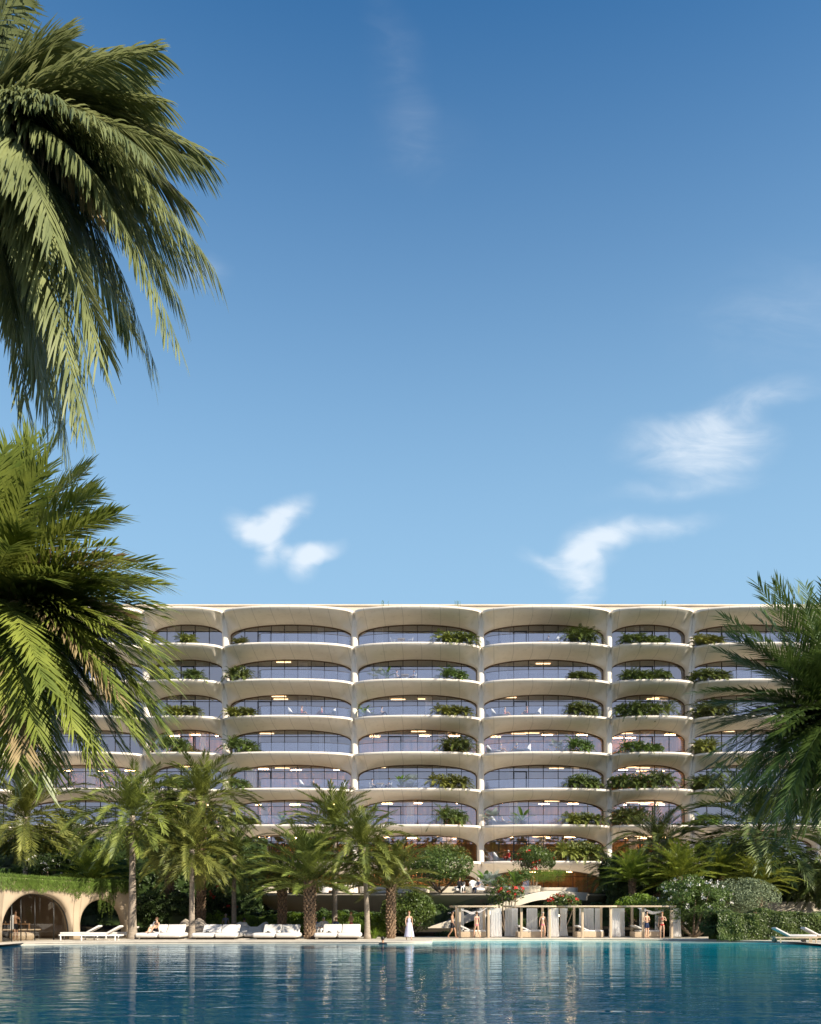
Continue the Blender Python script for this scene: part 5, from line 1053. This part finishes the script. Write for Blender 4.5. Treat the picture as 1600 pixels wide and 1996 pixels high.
OUT = {  # garment -> test on (bone a, bone b, t)
 'shorts': lambda a, b, t: a == 'pelvis' and (b != 'waist' or t < .55) or (a[:2] == 'hi' and t < .62),
 'trousers': lambda a, b, t: a == 'pelvis' and (b != 'waist' or t < .55) or a[:2] in ('hi', 'kn'),
 'bottom': lambda a, b, t: (a == 'pelvis' and (b != 'waist' or t < .12)) or (a[:2] == 'hi' and t < .12),
 'top': lambda a, b, t: (a == 'waist' and t > .68) or (a == 'chest' and b == 'neck0' and t < .28) or (a == 'chest' and b != 'neck0' and t < .35),
 'shirt': lambda a, b, t: (a in ('waist', 'chest', 'pelvis') and b[:2] != 'hi') or (a[:2] == 'sh' and t < .55),
 'bodice': lambda a, b, t: (a in ('waist', 'pelvis')) or (a == 'chest' and b == 'neck0' and t < .35) or (a == 'chest' and b != 'neck0' and t < .4),
 'robe': lambda a, b, t: (a in ('waist', 'chest', 'pelvis')) or a[:2] in ('sh', 'el', 'hi') or (a[:2] == 'kn' and t < .7),
}
def garment(pname, female, kind, off=.012):
    key = (pname, female, kind)
    if key in meshes: return meshes[key]
    vs, fs, nv, nf, nr, P, hd = body_mesh(pname, female); keep = []
    cache = {}
    for f in fs[:nf]:
        ok = True
        for i in f:
            if i not in cache: cache[i] = OUT[kind](*near_bone(vs[i], P))
            if not cache[i]: ok = False; break
        if ok: keep.append(f)
    mp = {}; V = []; Fc = []
    for f in keep:
        g = []
        for i in f:
            if i not in mp: mp[i] = len(V); V.append(tuple(vs[i][k]+nr[i][k]*off for k in range(3)))
            g.append(mp[i])
        Fc.append(tuple(g))
    meshes[key] = (V, Fc); return meshes[key]
def smooth_mesh(name, V, Fc, m): me = to_mesh(name, V, Fc, m); me.polygons.foreach_set('use_smooth', [True]*len(Fc)); return me
def person(loc, rz, pname, female, skin, hair, wear, label, group=None, long_hair=False, sc_=1.0, skirt=None, towel=False):
    r = empty('person', loc, rz, label, 'person', group); r.scale = (sc_,)*3
    vs, fs, nv, nf, nr, P, (h, fw, up) = body_mesh(pname, female); key = (pname, female, skin.name)
    if key not in meshes: meshes[key] = smooth_mesh('body', vs, fs, skin)
    put('body', meshes[key], r)
    hk = (pname, female, hair, long_hair)
    if hk not in meshes:
        m = MB(); bm = bmesh.new(); bmesh.ops.create_icosphere(bm, subdivisions=3, radius=1); q = MB(); sd_ = V3((1, 0, 0))
        for v in bm.verts:
            x, y, z = v.co; v.co = h+up*.030+sd_*x*.091+fw*(-y*.104-.012)+up*z*.104
        for f in [f for f in bm.faces if (f.calc_center_median()-h).dot(fw) > .045 and (f.calc_center_median()-h).dot(up) < .075 or (f.calc_center_median()-h).dot(up) < -.045]: bm.faces.remove(f)
        bm.verts.ensure_lookup_table(); m.add([v.co.copy() for v in bm.verts], [[v.index for v in f.verts] for f in bm.faces], True); bm.free()
        if long_hair: m.tube([h-fw*.06+up*.02, h-fw*.085-up*.08, h-fw*.09-up*.20, h-fw*.08-up*.30], [.07, .075, .06, .025], 10)
        meshes[hk] = m.mesh('hair', HAIR[hair])
    put('hair', meshes[hk], r)
    if pname != 'recline' and sc_ > .5:
        ek = (pname, 'eye')
        if ek not in meshes: m = MB(); m.ball((0, 0, 0), .011, 1); meshes[ek] = m.mesh('eye', eye_m)
        for sg in (-1, 1): put('eye', meshes[ek], r, h+fw*.088+up*.012+V3((sg*.031, 0, 0)))
    for (kind, c) in wear:
        mk = (pname, female, kind, c)
        if mk not in meshes: V, Fc = garment(pname, female, kind, .014 if kind in ('shorts', 'shirt', 'robe', 'trousers') else .008); meshes[mk] = smooth_mesh(kind, V, Fc, CL[c])
        nm = {'top': 'bikini_top', 'bottom': 'bikini_bottom', 'bodice': 'dress_top'}.get(kind, kind); put(nm, meshes[mk], r)
    if skirt:
        m = MB(); z0, z1, w0, w1 = skirt[1:]; rows = []; n = 40
        for j in range(12):
            t = j/11; rows.append([((w0+(w1-w0)*t**.9)*math.cos(2*PI*i/n)*(1+.06*t*math.sin(i*1.9))+.03*t, (w0*.75+(w1*.85-w0*.75)*t**.9)*math.sin(2*PI*i/n)*(1+.08*t*math.sin(i*2.3))+.04*t*t, z0+(z1-z0)*t) for i in range(n+1)])
        m.grid(rows); m.build('skirt', CL[skirt[0]], r)
    if towel:
        m = MB(); s_ = V3(P['shR']); rows = []
        pts = [s_+V3((.20, .06, .03)), s_+V3((.08, -.03, .075)), s_+V3((-.02, -.08, .055)), s_+V3((-.06, -.13, -.08)), s_+V3((-.08, -.15, -.35)), s_+V3((-.09, -.15, -.72))]
        m.grid([[p+V3((-.09, .03, 0)), p+V3((0, -.02, .02)), p+V3((.08, .0, .0))] for p in catmull([tuple(p) for p in pts], 4) for p in [V3(p)]]); m.build('towel', CL['white'], r)
    return r
S_ = .98
person((X(797, 49.6), 49.6, 0), .25, 'walk', True, skin_a, 'auburn', [('bodice', 'lilac')], 'woman in a long pale lilac dress walking along the pool edge', sc_=.99, skirt=('lilac', 1.06, .22, .15, .30))
person((X(746, 47.0), 47.0, WZ-.02), PI+.3, 'swim', True, skin_b, 'dark', [('shirt', 'black')], 'swimmer with dark hair in the pool below the woman in the dress', sc_=1.15)
person((X(303, 51.4), 51.7, .40), -.7, 'crouch', False, skin_a, 'brown', [('shorts', 'black')], 'man with a white towel sitting knees up on the daybed', towel=True)
person((X(57, 50), *gym_at(.36, 1.0)[0][1:2], 0), .9, 'elbow', False, skin_b, 'dark', [('shorts', 'black')], 'bare chested man with a towel over his shoulder behind the arched window', towel=True)
gp = gym_at(.13, 1.3)[0]; person((gp.x, gp.y, .2), PI/2, 'run', False, skin_b, 'brown', [('shorts', 'black')], 'man running on the treadmill in the pavilion', sc_=.95)
person((X(882, 53.7), 54.0, 0), 1.25, 'walk', False, skin_b, 'dark', [('shorts', 'black')], 'man in black shorts walking beside the leftmost cabana')
person((X(929, 53.8), 53.8, 0), PI+.5, 'walk', True, skin_a, 'brown', [('top', 'pink'), ('bottom', 'pink')], 'woman in a pink bikini walking into the leftmost cabana', sc_=.98)
person((X(1058, 54.9), 54.9, 0), .1, 'stand', True, skin_a, 'grey', [('top', 'white'), ('bottom', 'pink')], 'fair haired woman in a pale bikini inside the second cabana', sc_=.97)
person((X(1263, 53.6), 53.9, 0), .5, 'arms', False, skin_a, 'dark', [('shorts', 'navy')], 'dark haired man in navy shorts with folded arms, rightmost cabana', sc_=1.0)
person((X(1293, 53.6), 53.9, 0), -.4, 'elbow', True, skin_a, 'auburn', [('top', 'red'), ('bottom', 'red')], 'woman in a red bikini beside the man in navy shorts', sc_=.97)
person((X(684, 55.8), 55.8, 0), -.9, 'arms', False, skin_a, 'auburn', [('shorts', 'red')], 'bare chested person in red shorts standing behind the rightmost daybed', sc_=.98)
person((X(440, 58), 58, 0), .3, 'stand', True, skin_a, 'grey', [('shirt', 'grey'), ('shorts', 'black')], 'pale haired person behind the third daybed near the dark palm', sc_=.90)
person((X(476, 56.9), 56.9, .02), 2.6, 'sit', True, skin_b, 'dark', [('shirt', 'white')], 'dark haired person seated in a white armchair behind the daybeds', sc_=1.0)
person((X(631, 54.8), 54.8, .08), -.6, 'sit', False, skin_a, 'grey', [('robe', 'white')], 'person in a white robe seated beside the thick scaly palm', sc_=1.0)
person((X(616, 56.5), 56.5, .05), .8, 'sit', False, skin_b, 'dark', [('shirt', 'blue'), ('shorts', 'navy')], 'dark haired person in a blue shirt behind the white robe', sc_=1.0)
person((X(655, 57), 57, .05), -.5, 'sit', False, skin_a, 'brown', [('shirt', 'blue'), ('shorts', 'grey')], 'seated person in blue shirt by the smooth trunk behind the daybed', sc_=1.0)
person((X(895, 66.2), 66.0, TZ-.05), .75, 'sit', True, skin_a, 'dark', [('robe', 'black')], 'long haired woman in black seated on the terrace', long_hair=True, sc_=1.05)
person((X(932, 66.2), 66.0, TZ-.05), -.9, 'sit', True, skin_a, 'grey', [('shirt', 'grey'), ('trousers', 'navy')], 'woman in a grey top seated opposite the woman in black', sc_=1.0)
gB = 'people sitting on the balconies'
def bp(px, k, rz, pname, female, hair, wear, label, dz=.30, inset=1.0): x, y, z, b = on_balcony(px, k, inset); person((x, y, z+dz), rz, pname, female, skin_a, hair, wear, label, gB)
bp(588, 5, 1.4, 'crouch', True, 'auburn', [('bodice', 'pink')], 'woman in pink on the left pod, third highest balcony, left wide bay'); bp(627, 5, -1.4, 'crouch', True, 'brown', [('bodice', 'pink')], 'woman in pink on the right pod, third highest balcony, left wide bay')
bp(984, 5, 1.4, 'crouch', True, 'grey', [('bodice', 'pink')], 'fair woman in pink, third highest balcony, right wide bay'); bp(1027, 5, -1.4, 'crouch', True, 'auburn', [('bodice', 'pink')], 'auburn haired woman in pink, third highest balcony, right wide bay')
bp(976, 4, 1.4, 'crouch', False, 'grey', [('shirt', 'grey')], 'person in grey on the left pod, fourth highest balcony'); bp(1007, 4, -1.4, 'crouch', True, 'grey', [('shirt', 'blue')], 'person in blue on the right pod, fourth highest balcony')
bp(611, 3, 1.4, 'crouch', True, 'brown', [('bodice', 'pink')], 'woman in pink on the left pod, fifth highest balcony'); bp(646, 3, -1.4, 'crouch', True, 'auburn', [('bodice', 'pink')], 'woman in pink on the right pod, fifth highest balcony')
bp(773, 6, 1.5, 'sit', False, 'dark', [('shirt', 'grey'), ('trousers', 'navy')], 'person at the left of the table, second highest balcony', 0, 1.1); bp(807, 6, -1.5, 'sit', False, 'dark', [('shirt', 'blue'), ('trousers', 'navy')], 'person at the right of the table, second highest balcony', 0, 1.1)
bp(725, 3, 1.5, 'sit', False, 'dark', [('shirt', 'grey'), ('trousers', 'navy')], 'person at the left of the table, fifth highest balcony', 0, 1.1); bp(759, 3, -1.5, 'sit', False, 'brown', [('shirt', 'blue'), ('trousers', 'navy')], 'person at the right of the table, fifth highest balcony', 0, 1.1)
bp(744, 5, 1.4, 'crouch', False, 'dark', [('shirt', 'grey'), ('trousers', 'black')], 'man in dark clothes beside the pod, third highest balcony, middle bay'); bp(985, 2, 1.4, 'recline', True, 'grey', [('bodice', 'white')], 'person in white leaning on the pod, sixth highest balcony'); bp(1062, 7, -1.5, 'recline', False, 'dark', [('shirt', 'grey')], 'person lying on the pod of the top balcony'); bp(991, 1, -.9, 'sit', True, 'grey', [('robe', 'red')], 'woman in a long red dress seated on the lowest balcony', 0)
